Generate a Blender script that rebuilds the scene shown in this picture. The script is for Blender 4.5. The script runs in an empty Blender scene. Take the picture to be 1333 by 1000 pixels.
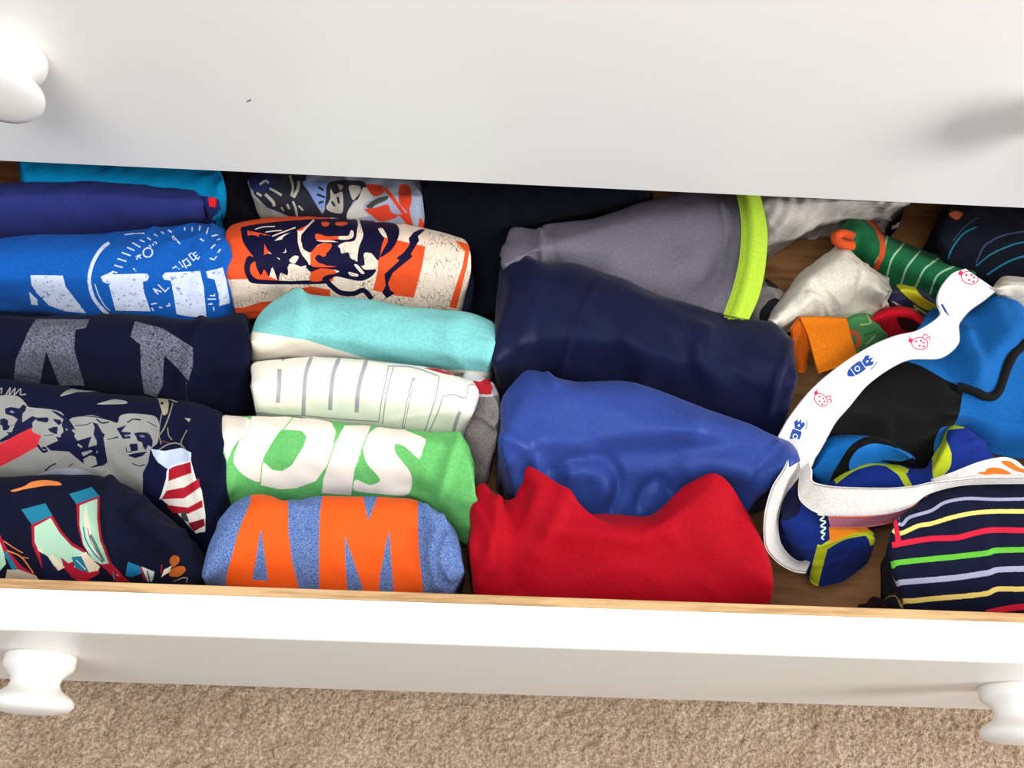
import bpy, bmesh, math, random
import numpy as np
from mathutils import Vector, Matrix

# ------------------------------------------------------------------ camera, world, lights, exposure
scene = bpy.context.scene
RIM = 0.36                      # height of the open drawer's rim above the carpet
CAM_H = RIM + 0.65
PITCH, YAW, ROLL = (math.radians(a) for a in (64.0, 3.55, 5.5))
FPX = 1222.0
fw = np.array([math.sin(YAW) * math.cos(PITCH), math.cos(YAW) * math.cos(PITCH), -math.sin(PITCH)])
_r0 = np.array([math.cos(YAW), -math.sin(YAW), 0.0]); _u0 = np.cross(_r0, fw)
RT = math.cos(ROLL) * _r0 + math.sin(ROLL) * _u0
UP = -math.sin(ROLL) * _r0 + math.cos(ROLL) * _u0
CAMP = np.array([0.0, 0.0, CAM_H])
cd = bpy.data.cameras.new('camera'); cam = bpy.data.objects.new('camera', cd)
scene.collection.objects.link(cam); scene.camera = cam
cd.sensor_width = 36.0; cd.lens = 36.0 * FPX / 1333.0; cd.clip_start = 0.02
cam.matrix_world = Matrix(((RT[0], UP[0], -fw[0], CAMP[0]), (RT[1], UP[1], -fw[1], CAMP[1]), (RT[2], UP[2], -fw[2], CAMP[2]), (0, 0, 0, 1)))

world = bpy.data.worlds.new('world'); scene.world = world; world.use_nodes = True
bg = world.node_tree.nodes['Background']
bg.inputs[0].default_value = (0.78, 0.87, 1.0, 1); bg.inputs[1].default_value = 0.34


def area(name, loc, target, sx, sy, power, col):
    l = bpy.data.lights.new(name, 'AREA'); l.shape = 'RECTANGLE'; l.size = sx; l.size_y = sy
    l.energy = power; l.color = col
    o = bpy.data.objects.new(name, l); scene.collection.objects.link(o); o.location = loc
    o.rotation_euler = (Vector(target) - Vector(loc)).to_track_quat('-Z', 'Y').to_euler()
    return o


area('window_light_right', (2.3, -0.45, 1.35), (0, 0.25, RIM), 0.9, 1.0, 60, (1.0, 0.985, 0.96))
area('ceiling_bounce', (-0.4, -0.35, 2.3), (0, 0.2, RIM), 1.6, 1.2, 32, (1.0, 0.995, 0.98))
scene.view_settings.view_transform = 'Standard'; scene.view_settings.look = 'None'
scene.view_settings.gamma = 1.0; scene.view_settings.use_curve_mapping = False
scene.view_settings.exposure = 0.22

# ------------------------------------------------------------------ helpers
COL = scene.collection


def at(px, py, z):
    """point where the photograph's pixel meets the level z (relative to the drawer rim)"""
    d = fw + RT * (px - 666.5) / FPX - UP * (py - 500.0) / FPX
    t = (z + RIM - CAM_H) / d[2]
    return CAMP + d * t


def proj(P):
    Q = P - CAMP
    dep = Q @ fw
    return np.stack([666.5 + FPX * (Q @ RT) / dep, 500.0 - FPX * (Q @ UP) / dep], -1)


def lin(c):
    out = []
    for v in c[:3]:
        v = v / 255.0
        out.append(v / 12.92 if v <= 0.04045 else ((v + 0.055) / 1.055) ** 2.4)
    return (*out, 1.0)


def tag(o, label=None, cat=None, group=None, kind=None):
    if label: o['label'] = label
    if cat: o['category'] = cat
    if group: o['group'] = group
    if kind: o['kind'] = kind
    return o


def link(name, me, mat=None, parent=None, smooth=True):
    if mat is not None:
        me.materials.append(mat)
    if smooth:
        me.polygons.foreach_set('use_smooth', [True] * len(me.polygons))
    o = bpy.data.objects.new(name, me); COL.objects.link(o)
    if parent is not None: o.parent = parent
    return o


def from_bm(name, bm, mat, parent=None, smooth=False):
    me = bpy.data.meshes.new(name); bmesh.ops.recalc_face_normals(bm, faces=bm.faces[:]); bm.to_mesh(me); bm.free()
    return link(name, me, mat, parent, smooth)


def add_box(bm, x0, x1, y0, y1, z0, z1, bevel=0.0):
    r = bmesh.ops.create_cube(bm, size=1.0)
    vs = r['verts']
    for v in vs:
        v.co = Vector((x0 + (v.co.x + .5) * (x1 - x0), y0 + (v.co.y + .5) * (y1 - y0), z0 + (v.co.z + .5) * (z1 - z0)))
    if bevel > 0:
        es = list({e for v in vs for e in v.link_edges})
        bmesh.ops.bevel(bm, geom=es, offset=bevel, segments=3, profile=0.6, affect='EDGES')


# ------------------------------------------------------------------ materials
def newmat(name):
    m = bpy.data.materials.new(name); m.use_nodes = True
    nt = m.node_tree
    return m, nt, nt.nodes['Principled BSDF']


def N(nt, t, **kw):
    n = nt.nodes.new(t)
    for k, v in kw.items(): setattr(n, k, v)
    return n


def paint_mat():
    m, nt, b = newmat('white_paint')
    b.inputs['Roughness'].default_value = 0.32
    b.inputs['Specular IOR Level'].default_value = 0.5
    tc = N(nt, 'ShaderNodeTexCoord'); no = N(nt, 'ShaderNodeTexNoise'); no.inputs['Scale'].default_value = 9; no.inputs['Detail'].default_value = 4
    mx = N(nt, 'ShaderNodeMix', data_type='RGBA'); mx.inputs[6].default_value = lin((238, 236, 231)); mx.inputs[7].default_value = lin((235, 232, 225))
    nt.links.new(tc.outputs['Object'], no.inputs['Vector']); nt.links.new(no.outputs['Fac'], mx.inputs[0]); nt.links.new(mx.outputs[2], b.inputs['Base Color'])
    n2 = N(nt, 'ShaderNodeTexNoise'); n2.inputs['Scale'].default_value = 260
    bp = N(nt, 'ShaderNodeBump'); bp.inputs['Strength'].default_value = 0.06; bp.inputs['Distance'].default_value = 0.0006
    nt.links.new(tc.outputs['Object'], n2.inputs['Vector']); nt.links.new(n2.outputs['Fac'], bp.inputs['Height']); nt.links.new(bp.outputs[0], b.inputs['Normal'])
    return m


def wood_mat(name, c1, c2, sc=(3, 60, 60), rough=0.55):
    m, nt, b = newmat(name)
    tc = N(nt, 'ShaderNodeTexCoord'); mp = N(nt, 'ShaderNodeMapping'); mp.inputs['Scale'].default_value = sc
    no = N(nt, 'ShaderNodeTexNoise'); no.inputs['Scale'].default_value = 3; no.inputs['Detail'].default_value = 8; no.inputs['Roughness'].default_value = 0.65
    cr = N(nt, 'ShaderNodeValToRGB'); cr.color_ramp.elements[0].position = 0.36; cr.color_ramp.elements[0].color = lin(c2)
    cr.color_ramp.elements[1].position = 0.56; cr.color_ramp.elements[1].color = lin(c1)
    nt.links.new(tc.outputs['Object'], mp.inputs[0]); nt.links.new(mp.outputs[0], no.inputs['Vector'])
    nt.links.new(no.outputs['Fac'], cr.inputs[0]); nt.links.new(cr.outputs[0], b.inputs['Base Color'])
    b.inputs['Roughness'].default_value = rough
    return m


def fabric(name, col, image=None, print_fx=None, rough=0.9, sheen=0.02, weave=1.0, heather=None, satin=False, spec=0.08):
    """cloth: base colour (with optional heather flecks), weave bump, and an optional flat print (image with alpha)"""
    m, nt, b = newmat(name)
    L = nt.links.new
    b.inputs['Roughness'].default_value = rough
    b.inputs['Specular IOR Level'].default_value = spec
    b.inputs['Sheen Weight'].default_value = sheen
    if satin: b.inputs['Specular Tint'].default_value = lin(tuple(min(255, v * 1.3 + 95) for v in col))
    b.inputs['Sheen Roughness'].default_value = 0.5
    tc = N(nt, 'ShaderNodeTexCoord')
    no = N(nt, 'ShaderNodeTexNoise'); no.inputs['Scale'].default_value = 1000 if heather else 500; no.inputs['Detail'].default_value = 3
    L(tc.outputs['Object'], no.inputs['Vector'])
    mx = N(nt, 'ShaderNodeMix', data_type='RGBA')
    c2 = heather if heather else tuple(min(255, v * 1.03 + 1) for v in col)
    c1 = col if heather else tuple(v * 0.96 for v in col)
    mx.inputs[6].default_value = lin(c1); mx.inputs[7].default_value = lin(c2)
    mr = N(nt, 'ShaderNodeMapRange'); mr.inputs['From Min'].default_value = 0.38; mr.inputs['From Max'].default_value = 0.62
    L(no.outputs['Fac'], mr.inputs['Value']); L(mr.outputs[0], mx.inputs[0])
    base = mx.outputs[2]
    if image is not None:
        uv = N(nt, 'ShaderNodeUVMap'); uv.uv_map = 'UVMap'
        im = N(nt, 'ShaderNodeTexImage'); im.image = image; im.extension = 'EXTEND'
        L(uv.outputs[0], im.inputs['Vector'])
        a = im.outputs['Alpha']
        if print_fx:
            kind, lo, hi, sc = print_fx
            if kind == 'speckle':
                t = N(nt, 'ShaderNodeTexNoise'); t.inputs['Scale'].default_value = sc; t.inputs['Detail'].default_value = 6; t.inputs['Roughness'].default_value = 0.75
                L(tc.outputs['Object'], t.inputs['Vector']); val = t.outputs['Fac']
            else:  # crackle : elongated cracks
                mp = N(nt, 'ShaderNodeMapping'); mp.inputs['Scale'].default_value = (1.0, 0.30, 0.30)
                t2 = N(nt, 'ShaderNodeTexNoise'); t2.inputs['Scale'].default_value = 60
                L(tc.outputs['Object'], t2.inputs['Vector'])
                ad = N(nt, 'ShaderNodeVectorMath', operation='MULTIPLY_ADD'); L(t2.outputs['Color'], ad.inputs[0]); ad.inputs[1].default_value = (.012,) * 3
                L(tc.outputs['Object'], ad.inputs[2]); L(ad.outputs[0], mp.inputs[0])
                t = N(nt, 'ShaderNodeTexVoronoi', feature='DISTANCE_TO_EDGE'); t.inputs['Scale'].default_value = sc
                L(mp.outputs[0], t.inputs['Vector']); val = t.outputs['Distance']
            if kind == 'crackle':
                bw = N(nt, 'ShaderNodeRGBToBW'); L(im.outputs['Color'], bw.inputs[0])
                tn = N(nt, 'ShaderNodeTexNoise'); tn.inputs['Scale'].default_value = 45; L(tc.outputs['Object'], tn.inputs['Vector'])
                th = N(nt, 'ShaderNodeMapRange'); th.inputs['From Min'].default_value = .62; th.inputs['From Max'].default_value = .38; th.inputs['To Max'].default_value = .035; L(tn.outputs['Fac'], th.inputs['Value'])
                inv = N(nt, 'ShaderNodeMath', operation='MULTIPLY_ADD'); L(bw.outputs[0], inv.inputs[0]); inv.inputs[1].default_value = -.16; inv.inputs[2].default_value = .10
                ad1 = N(nt, 'ShaderNodeMath', operation='ADD'); L(val, ad1.inputs[0]); L(th.outputs[0], ad1.inputs[1])
                ad2 = N(nt, 'ShaderNodeMath', operation='ADD'); L(ad1.outputs[0], ad2.inputs[0]); L(inv.outputs[0], ad2.inputs[1]); val = ad2.outputs[0]
            m2 = N(nt, 'ShaderNodeMapRange'); m2.inputs['From Min'].default_value = lo; m2.inputs['From Max'].default_value = hi
            L(val, m2.inputs['Value'])
            mm = N(nt, 'ShaderNodeMath', operation='MULTIPLY'); L(a, mm.inputs[0]); L(m2.outputs[0], mm.inputs[1]); a = mm.outputs[0]
        m3 = N(nt, 'ShaderNodeMix', data_type='RGBA'); L(a, m3.inputs[0]); L(base, m3.inputs[6]); L(im.outputs['Color'], m3.inputs[7])
        base = m3.outputs[2]
        rr = N(nt, 'ShaderNodeMapRange'); L(a, rr.inputs['Value']); rr.inputs['To Min'].default_value = rough; rr.inputs['To Max'].default_value = min(rough, 0.62)
        L(rr.outputs[0], b.inputs['Roughness'])
    L(base, b.inputs['Base Color'])
    # knit / weave relief
    wv = N(nt, 'ShaderNodeTexNoise'); wv.inputs['Scale'].default_value = 900; wv.inputs['Detail'].default_value = 2
    L(tc.outputs['Object'], wv.inputs['Vector'])
    w2 = N(nt, 'ShaderNodeTexNoise'); w2.inputs['Scale'].default_value = 45; w2.inputs['Detail'].default_value = 3
    L(tc.outputs['Object'], w2.inputs['Vector'])
    b1 = N(nt, 'ShaderNodeBump'); b1.inputs['Strength'].default_value = 0.35 * weave; b1.inputs['Distance'].default_value = 0.0006
    b2 = N(nt, 'ShaderNodeBump'); b2.inputs['Strength'].default_value = 0.12; b2.inputs['Distance'].default_value = 0.004
    L(w2.outputs['Fac'], b2.inputs['Height']); L(wv.outputs['Fac'], b1.inputs['Height']); L(b2.outputs[0], b1.inputs['Normal']); L(b1.outputs[0], b.inputs['Normal'])
    return m


WHITE = paint_mat()
LIPW = wood_mat('pale_wood', (205, 166, 116), (160, 118, 72), (4, 70, 70))
BOXW = wood_mat('drawer_wood', (158, 112, 68), (128, 86, 48), (5, 40, 40))


# ------------------------------------------------------------------ surfaces
def catmull(P, t):
    """P (n,3) control points, t parameters in 0..n-1"""
    n = len(P); i = np.clip(np.floor(t).astype(int), 0, n - 2); f = (t - i)[:, None]
    Pe = np.vstack([2 * P[0] - P[1], P, 2 * P[-1] - P[-2]])
    p0, p1, p2, p3 = Pe[i], Pe[i + 1], Pe[i + 2], Pe[i + 3]
    m1, m2 = (p2 - p0) * .5 * .85, (p3 - p1) * .5 * .85
    f2, f3 = f * f, f * f * f
    return (2 * f3 - 3 * f2 + 1) * p1 + (f3 - 2 * f2 + f) * m1 + (-2 * f3 + 3 * f2) * p2 + (f3 - f2) * m2


def resample(P, n, arc=True):
    P = np.asarray(P, float)
    if len(P) == 2: P = np.array([P[0], P[0] * .5 + P[1] * .5, P[1]])
    if arc:
        L = np.concatenate([[0], np.cumsum(np.linalg.norm(np.diff(P, axis=0), axis=1))])
        s = np.linspace(0, L[-1], n); t = np.interp(s, L, np.arange(len(P)))
    else:
        t = np.linspace(0, len(P) - 1, n)
    return catmull(P, t)


def rowpts(z, pts):
    return np.array([at(p[0], p[1], p[2] if len(p) > 2 else z) for p in pts])


def normals(G, closed_v=False):
    du = np.gradient(G, axis=1); dv = np.gradient(G, axis=0)
    n = np.cross(du, dv); n /= (np.linalg.norm(n, axis=2, keepdims=True) + 1e-12)
    return n


def wob(P, seed, freq):
    r = np.random.RandomState(seed); s = np.zeros(P.shape[:-1])
    Q = P * freq
    for k in range(7):
        d = r.normal(size=3); d /= np.linalg.norm(d); w = r.uniform(.6, 1.9)
        ph = r.uniform(0, 6.28); wob2 = np.sin(Q @ r.normal(size=3) * .8 + ph)
        s += np.sin(Q @ d * w * 2.2 + ph + 1.3 * wob2) / 7 * 1.6
    return s


class Surf:
    """a parametric cloth surface: G[v,u]; vis = (first,last) rows of the part the printed side covers"""

    def __init__(self, G, vis, closed):
        self.G = G; self.vis = vis; self.closed = closed
        self.px = proj(G)

    def uv_of(self, pts):
        """pixel points -> (u,v) on the fabric, both 0..1"""
        a, b = self.vis; sub = self.px[a:b + 1]; nv, nu = sub.shape[:2]
        if getattr(self, '_n', None) is None or self._n.shape != self.G.shape or self._k != float(self.G.sum()):
            n = normals(self.G); v = CAMP - self.G; v = v / np.linalg.norm(v, axis=2, keepdims=True)
            f = (n * v).sum(2); self._n = n; self._k = float(self.G.sum())
            if np.median(f[a:b + 1]) < 0: f = -f
            self._f = np.where(f[a:b + 1] < .06, 400.0, 0.0)
        out = []
        for p in pts:
            d = ((sub - p) ** 2).sum(-1) + self._f; k = int(d.argmin()); j, i = divmod(k, nu); jn, im = j, i
            for _ in range(2):
                j0 = min(max(int(j), 0), nv - 2); i0 = min(max(int(i), 0), nu - 2)
                o = sub[j0, i0]; e1 = sub[j0, i0 + 1] - o; e2 = sub[j0 + 1, i0] - o
                det = e1[0] * e2[1] - e1[1] * e2[0]
                if abs(det) < 1e-3: break
                q = np.asarray(p) - o
                fi = (q[0] * e2[1] - q[1] * e2[0]) / det; fj = (e1[0] * q[1] - e1[1] * q[0]) / det
                i = i0 + np.clip(fi, -1, 2); j = j0 + np.clip(fj, -1, 2)
            i = min(max(i, im - 1.0), im + 1.0); j = min(max(j, jn - 1.0), jn + 1.0)
            out.append(((i) / (self.G.shape[1] - 1), (a + j) / (self.G.shape[0] - 1)))
        return np.array(out)

    def pos_of(self, pts):
        uv = self.uv_of(pts); nv, nu = self.G.shape[:2]
        y = np.clip(uv[:, 1] * (nv - 1), 0, nv - 1.001); x = np.clip(uv[:, 0] * (nu - 1), 0, nu - 1.001)
        j = y.astype(int); i = x.astype(int); fy = (y - j)[:, None]; fx = (x - i)[:, None]; G = self.G
        P = (G[j, i] * (1 - fx) + G[j, i + 1] * fx) * (1 - fy) + (G[j + 1, i] * (1 - fx) + G[j + 1, i + 1] * fx) * fy
        for _ in range(3):
            if len(P) > 4: P[1:-1] = (P[:-2] + 2 * P[1:-1] + P[2:]) / 4
        return P

    def crease(self, creases):
        """creases: (pixel polyline, width m, depth m) ; negative depth = ridge"""
        if not creases: return
        n = normals(self.G); D = np.zeros(self.G.shape[:2])
        for pts, w, dep in creases:
            c = self.pos_of(densify(smooth_poly(pts, False) if len(pts) > 2 else pts, 2, False)); best = np.full(self.G.shape[:2], 9.0)
            for p in c: best = np.minimum(best, np.linalg.norm(self.G - p, axis=2))
            D += dep * np.exp(-(best / w) ** 2)
        self.G = self.G - n * D[..., None]
        self.px = proj(self.G)


def densify(pts, step, closed=True):
    out = []; m = len(pts)
    for k in range(m if closed else m - 1):
        a = np.asarray(pts[k][:2], float); b = np.asarray(pts[(k + 1) % m][:2], float)
        n = max(1, int(np.hypot(*(b - a)) / step))
        for i in range(n): out.append(a + (b - a) * i / n)
    if not closed: out.append(np.asarray(pts[-1][:2], float))
    return out


def smooth_poly(pts, closed=True, k=4):
    P = np.array([p[:2] for p in pts], float)
    if closed: P = np.vstack([P[-2:], P, P[:3]])
    P3 = np.hstack([P, np.zeros((len(P), 1))])
    n = len(P)
    t = np.linspace(2, n - 3, (len(pts)) * k + 1)[:-1] if closed else np.linspace(0, n - 1, (n - 1) * k + 1)
    return [tuple(q[:2]) for q in catmull(P3, t)]


# ---- print rasteriser (fills polygons in fabric coordinates)
TS = 1024


def fill(img, uv, col, ts):
    x = uv[:, 0] * (ts - 1); y = uv[:, 1] * (ts - 1)
    x0, x1 = int(max(0, x.min() - 1)), int(min(ts - 1, x.max() + 2)); y0, y1 = int(max(0, y.min() - 1)), int(min(ts - 1, y.max() + 2))
    if x1 <= x0 or y1 <= y0: return
    gx = np.arange(x0, x1 + 1)
    n = len(x); xn, yn = np.roll(x, -1), np.roll(y, -1)
    for yy in range(y0, y1 + 1):
        c = ((y > yy) != (yn > yy))
        if not c.any(): continue
        xs = np.sort(x[c] + (yy - y[c]) / (yn[c] - y[c]) * (xn[c] - x[c]))
        ins = (np.searchsorted(xs, gx) % 2) == 1
        row = img[yy, x0:x1 + 1]
        if col is None: row[ins] = 0
        else: row[ins] = (*[v / 255.0 for v in col], 1.0)


class Z:
    """measuring frame: origin and scale of an enlarged view of the photograph"""

    def __init__(self, x, y, s): self.x, self.y, self.s = x, y, s

    def __call__(self, *p): return [(self.x + a / self.s, self.y + b / self.s) for a, b in p]


def make_print(name, surf, shapes, ts=TS):
    """shapes: ('p',colour,pts) polygon | ('s',colour,pts) smooth polygon | ('l',colour,pts,width px) stroke"""
    img = np.zeros((ts, ts, 4), np.float32)
    for sh in shapes:
        k, col, pts = sh[:3]
        if k == 'l':
            w = sh[3]; P = [np.array(q) for q in pts]
            if len(P) > 2: P = [np.array(q) for q in smooth_poly(P, False)]
            for a, b in zip(P[:-1], P[1:]):
                d = b - a; L = np.hypot(*d)
                if L < 1e-6: continue
                nn = np.array([-d[1], d[0]]) / L * w / 2; e = d / L * w * .15
                q = [a - e + nn, b + e + nn, b + e - nn, a - e - nn]
                fill(img, surf.uv_of(densify(q, 4)), col, ts)
        else:
            q = smooth_poly(pts) if k == 's' else pts
            fill(img, surf.uv_of(densify(q, 4)), col, ts)
    # colour bleed under transparent texels so that edges stay clean
    a = img[..., 3:4] > 0
    c = img[..., :3].copy(); m = a.astype(np.float32)
    for _ in range(3):
        for ax, s in ((0, 1), (0, -1), (1, 1), (1, -1)):
            c2 = np.roll(c, s, ax); m2 = np.roll(m, s, ax); e = (m == 0) & (m2 > 0)
            c = np.where(e, c2, c); m = np.where(e, m2, m)
    img[..., :3] = c
    im = bpy.data.images.new(name, ts, ts, alpha=True); im.alpha_mode = 'CHANNEL_PACKED'
    im.pixels.foreach_set(img.ravel()); im.update(); im.pack()
    return im


def mesh_surf(name, s, mat, parent=None, thick=0.0):
    G = s.G; nv, nu = G.shape[:2]
    V = G.reshape(-1, 3); idx = np.arange(nv * nu).reshape(nv, nu)
    F = []
    a, b, c, d = idx[:-1, :-1], idx[:-1, 1:], idx[1:, 1:], idx[1:, :-1]
    Q = np.stack([a, b, c, d], -1).reshape(-1, 4)
    uvc = np.stack(np.meshgrid(np.linspace(0, 1, nu), np.linspace(0, 1, nv)), -1).reshape(-1, 2)
    if s.closed:
        Q2 = np.stack([idx[-1, :-1], idx[-1, 1:], idx[0, 1:], idx[0, :-1]], -1)
        faces = Q.tolist() + Q2.tolist() + [idx[:, 0].tolist(), idx[::-1, -1].tolist()]
        verts = V
    else:
        n = normals(G)
        V2 = (G - n * thick).reshape(-1, 3); o = nv * nu
        verts = np.vstack([V, V2]); uvc = np.vstack([uvc, uvc])
        bd = [(idx[0, i + 1], idx[0, i]) for i in range(nu - 1)] + [(idx[-1, i], idx[-1, i + 1]) for i in range(nu - 1)] + \
             [(idx[j, 0], idx[j + 1, 0]) for j in range(nv - 1)] + [(idx[j + 1, -1], idx[j, -1]) for j in range(nv - 1)]
        faces = Q.tolist() + (Q[:, ::-1] + o).tolist() + [[p, q, q + o, p + o][::-1] for p, q in bd]
    me = bpy.data.meshes.new(name); me.from_pydata(verts.tolist(), [], faces)
    uvl = me.uv_layers.new(name='UVMap')
    li = np.zeros(len(me.loops), np.int32); me.loops.foreach_get('vertex_index', li)
    uvl.data.foreach_set('uv', uvc[li].ravel().astype(np.float32))
    me.update()
    return link(name, me, mat, parent)


FLOORZ = -0.158


def body_surf(rows, endr=0.009, ends=(1, 1), nu=130, wrinkle=0.0015, wf=28, seed=1, bottom=FLOORZ, inset=0.010, creases=(), vsteps=9, lean=(0, 0)):
    """a folded garment standing in the drawer: user rows run from the back edge over the top to the front edge;
    its sides go down to the drawer bottom"""
    R = [resample(rowpts(z, p), nu) for z, p in rows]
    c = (R[0] + R[-1]) / 2
    zb = bottom + RIM

    def wall(r, frac, ins):
        w = r.copy(); w[:, 2] = r[:, 2] * (1 - frac) + zb * frac
        dy = np.sign(c[:, 1] - r[:, 1])[:, None] * np.array([0, 1, 0]) * ins
        return w + dy
    pre = [wall(R[0], 1.0, inset * 1.4), wall(R[0], .55, inset), wall(R[0], .18, -0.001)]
    post = [wall(R[-1], .18, -0.001), wall(R[-1], .55, inset), wall(R[-1], 1.0, inset * 1.4)]
    allr = pre + R + post; C = np.array(allr)
    seg = []
    for k in range(len(allr) - 1):
        vis = 2 <= k <= len(allr) - 4
        seg.append(np.linspace(k, k + 1, (int(vsteps * (8 / max(3, len(R) + 1)) + 3) if vis else 4), endpoint=False))
    t = np.concatenate(seg + [[len(allr) - 1]])
    G = np.stack([catmull(C[:, i], t) for i in range(nu)], 1)
    va = int(np.argmin(abs(t - 2.0))); vb = int(np.argmin(abs(t - (len(allr) - 3.3))))
    # wrinkles
    if wrinkle:
        n = normals(G); Q = G.copy(); Q[..., 0] *= .55
        mm = G.mean(axis=0); LL = np.concatenate([[0], np.cumsum(np.linalg.norm(np.diff(mm, axis=0), axis=1))])
        amp = 1 + (1.3 * np.exp(-LL / .015) if ends[0] else 0) + (1.3 * np.exp(-(LL[-1] - LL) / .015) if ends[1] else 0)
        G = G + n * ((wob(Q, seed, wf) * wrinkle + wob(G, seed + 50, wf * 2.7) * wrinkle * .45) * amp)[..., None]
        Q2 = G.copy(); Q2[..., 0] *= .8
        rg = np.exp(-(wob(Q2, seed + 7, wf * .9) / .13) ** 2) * np.clip(wob(G, seed + 21, wf * .6) + .15, 0, 1)
        rg2 = np.exp(-(wob(Q2[..., [1, 0, 2]], seed + 9, wf * 1.3) / .16) ** 2) * np.clip(wob(G, seed + 33, wf * .7), 0, 1)
        G = G - n * ((rg * .9 + rg2 * .6) * min(wrinkle, .002) * 1.5 * amp)[..., None]
    # rounded ends
    mid = G.mean(axis=0)
    L = np.concatenate([[0], np.cumsum(np.linalg.norm(np.diff(mid, axis=0), axis=1))])
    for e in (0, 1):
        if not ends[e]: continue
        dist = L if e == 0 else L[-1] - L
        k = dist < endr
        s = np.clip(dist / endr, 0, 1); f = np.sqrt(np.clip(1 - (1 - s) ** 2, 0, 1)); f = 0.55 + 0.45 * f
        for i in np.where(k)[0]:
            G[:, i, 1] = mid[i, 1] + (G[:, i, 1] - mid[i, 1]) * f[i]
            top = G[:, i, 2].max(); rel = (G[:, i, 2] - zb) / max(1e-6, top - zb)
            G[:, i, 2] -= np.clip(rel, 0, 1) ** 2 * endr * .7 * (1 - f[i])
    rel = np.clip((G[..., 2].max(0)[None] - G[..., 2]) / (G[..., 2].max(0)[None] - zb), 0, 1)
    G[..., 0] += rel * (lean[0] * np.exp(-L / .04) + lean[1] * np.exp(-(L[-1] - L) / .04))[None]
    s = Surf(G, (va, vb), True); s.crease(creases)
    s.G[..., 2] = np.maximum(s.G[..., 2], zb - 0.0005)
    return s


def sheet_surf(rows, nu=70, nv=40, wrinkle=0.0008, wf=40, seed=3, creases=()):
    R = [resample(rowpts(z, p), nu) for z, p in rows]; C = np.array(R)
    if len(R) == 2: C = np.array([R[0], (R[0] + R[1]) / 2, R[1]])
    t = np.linspace(0, len(C) - 1, nv)
    G = np.stack([catmull(C[:, i], t) for i in range(nu)], 1)
    if wrinkle:
        G = G + normals(G) * (wob(G, seed, wf) * wrinkle)[..., None]
    s = Surf(G, (0, nv - 1), False); s.crease(creases)
    return s


def tube(name, pts, r, mat, parent=None, seg=8):
    cu = bpy.data.curves.new(name, 'CURVE'); cu.dimensions = '3D'; cu.bevel_depth = r; cu.bevel_resolution = 2
    sp = cu.splines.new('NURBS'); sp.points.add(len(pts) - 1)
    for p, q in zip(sp.points, pts): p.co = (*q, 1)
    sp.use_endpoint_u = True; sp.order_u = 3; cu.use_fill_caps = True
    o = bpy.data.objects.new(name, cu)
    dg = bpy.context.evaluated_depsgraph_get(); COL.objects.link(o); dg.update()
    me = bpy.data.meshes.new_from_object(o.evaluated_get(dg)); me.name = name
    bpy.data.objects.remove(o); bpy.data.curves.remove(cu)
    me.materials.clear()
    return link(name, me, mat, parent)


def garment(name, label, cat, surf, mat_name, col, shapes=None, fx=None, group=None, parent=None, thick=0.0015, **mk):
    img = make_print(mat_name + '_print', surf, shapes) if shapes else None
    m = fabric(mat_name, col, img, fx, **mk)
    o = mesh_surf(name, surf, m, parent, thick)
    return tag(o, label, cat, group) if parent is None else o


# ------------------------------------------------------------------ SETTING
def carpet_mat():
    m, nt, b = newmat('carpet'); L = nt.links.new
    tc = N(nt, 'ShaderNodeTexCoord')
    n1 = N(nt, 'ShaderNodeTexNoise'); n1.inputs['Scale'].default_value = 300; n1.inputs['Detail'].default_value = 2; n1.inputs['Roughness'].default_value = .7
    n2 = N(nt, 'ShaderNodeTexNoise'); n2.inputs['Scale'].default_value = 22; n2.inputs['Detail'].default_value = 3
    L(tc.outputs['Object'], n1.inputs['Vector']); L(tc.outputs['Object'], n2.inputs['Vector'])
    cr = N(nt, 'ShaderNodeValToRGB'); e = cr.color_ramp.elements
    e[0].position = .3; e[0].color = lin((142, 119, 97)); e[1].position = .68; e[1].color = lin((204, 184, 162))
    x = e.new(.5); x.color = lin((172, 149, 126))
    L(n1.outputs['Fac'], cr.inputs[0])
    mx = N(nt, 'ShaderNodeMix', data_type='RGBA', blend_type='MULTIPLY'); mx.inputs[0].default_value = .5
    c2 = N(nt, 'ShaderNodeValToRGB'); c2.color_ramp.elements[0].position = .35; c2.color_ramp.elements[0].color = lin((215, 205, 195)); c2.color_ramp.elements[1].position = .65; c2.color_ramp.elements[1].color = (1, 1, 1, 1)
    L(n2.outputs['Fac'], c2.inputs[0]); L(cr.outputs[0], mx.inputs[6]); L(c2.outputs[0], mx.inputs[7]); L(mx.outputs[2], b.inputs['Base Color'])
    b.inputs['Roughness'].default_value = 1; b.inputs['Specular IOR Level'].default_value = .05
    bp = N(nt, 'ShaderNodeBump'); bp.inputs['Strength'].default_value = .8; bp.inputs['Distance'].default_value = .004
    L(n1.outputs['Fac'], bp.inputs['Height']); L(bp.outputs[0], b.inputs['Normal'])
    return m


CARPET = carpet_mat()
bm = bmesh.new(); add_box(bm, -2.2, 2.2, -2.0, 1.0, -0.05, 0.0)
fl = from_bm('floor', bm, CARPET); tag(fl, kind='structure')
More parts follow.
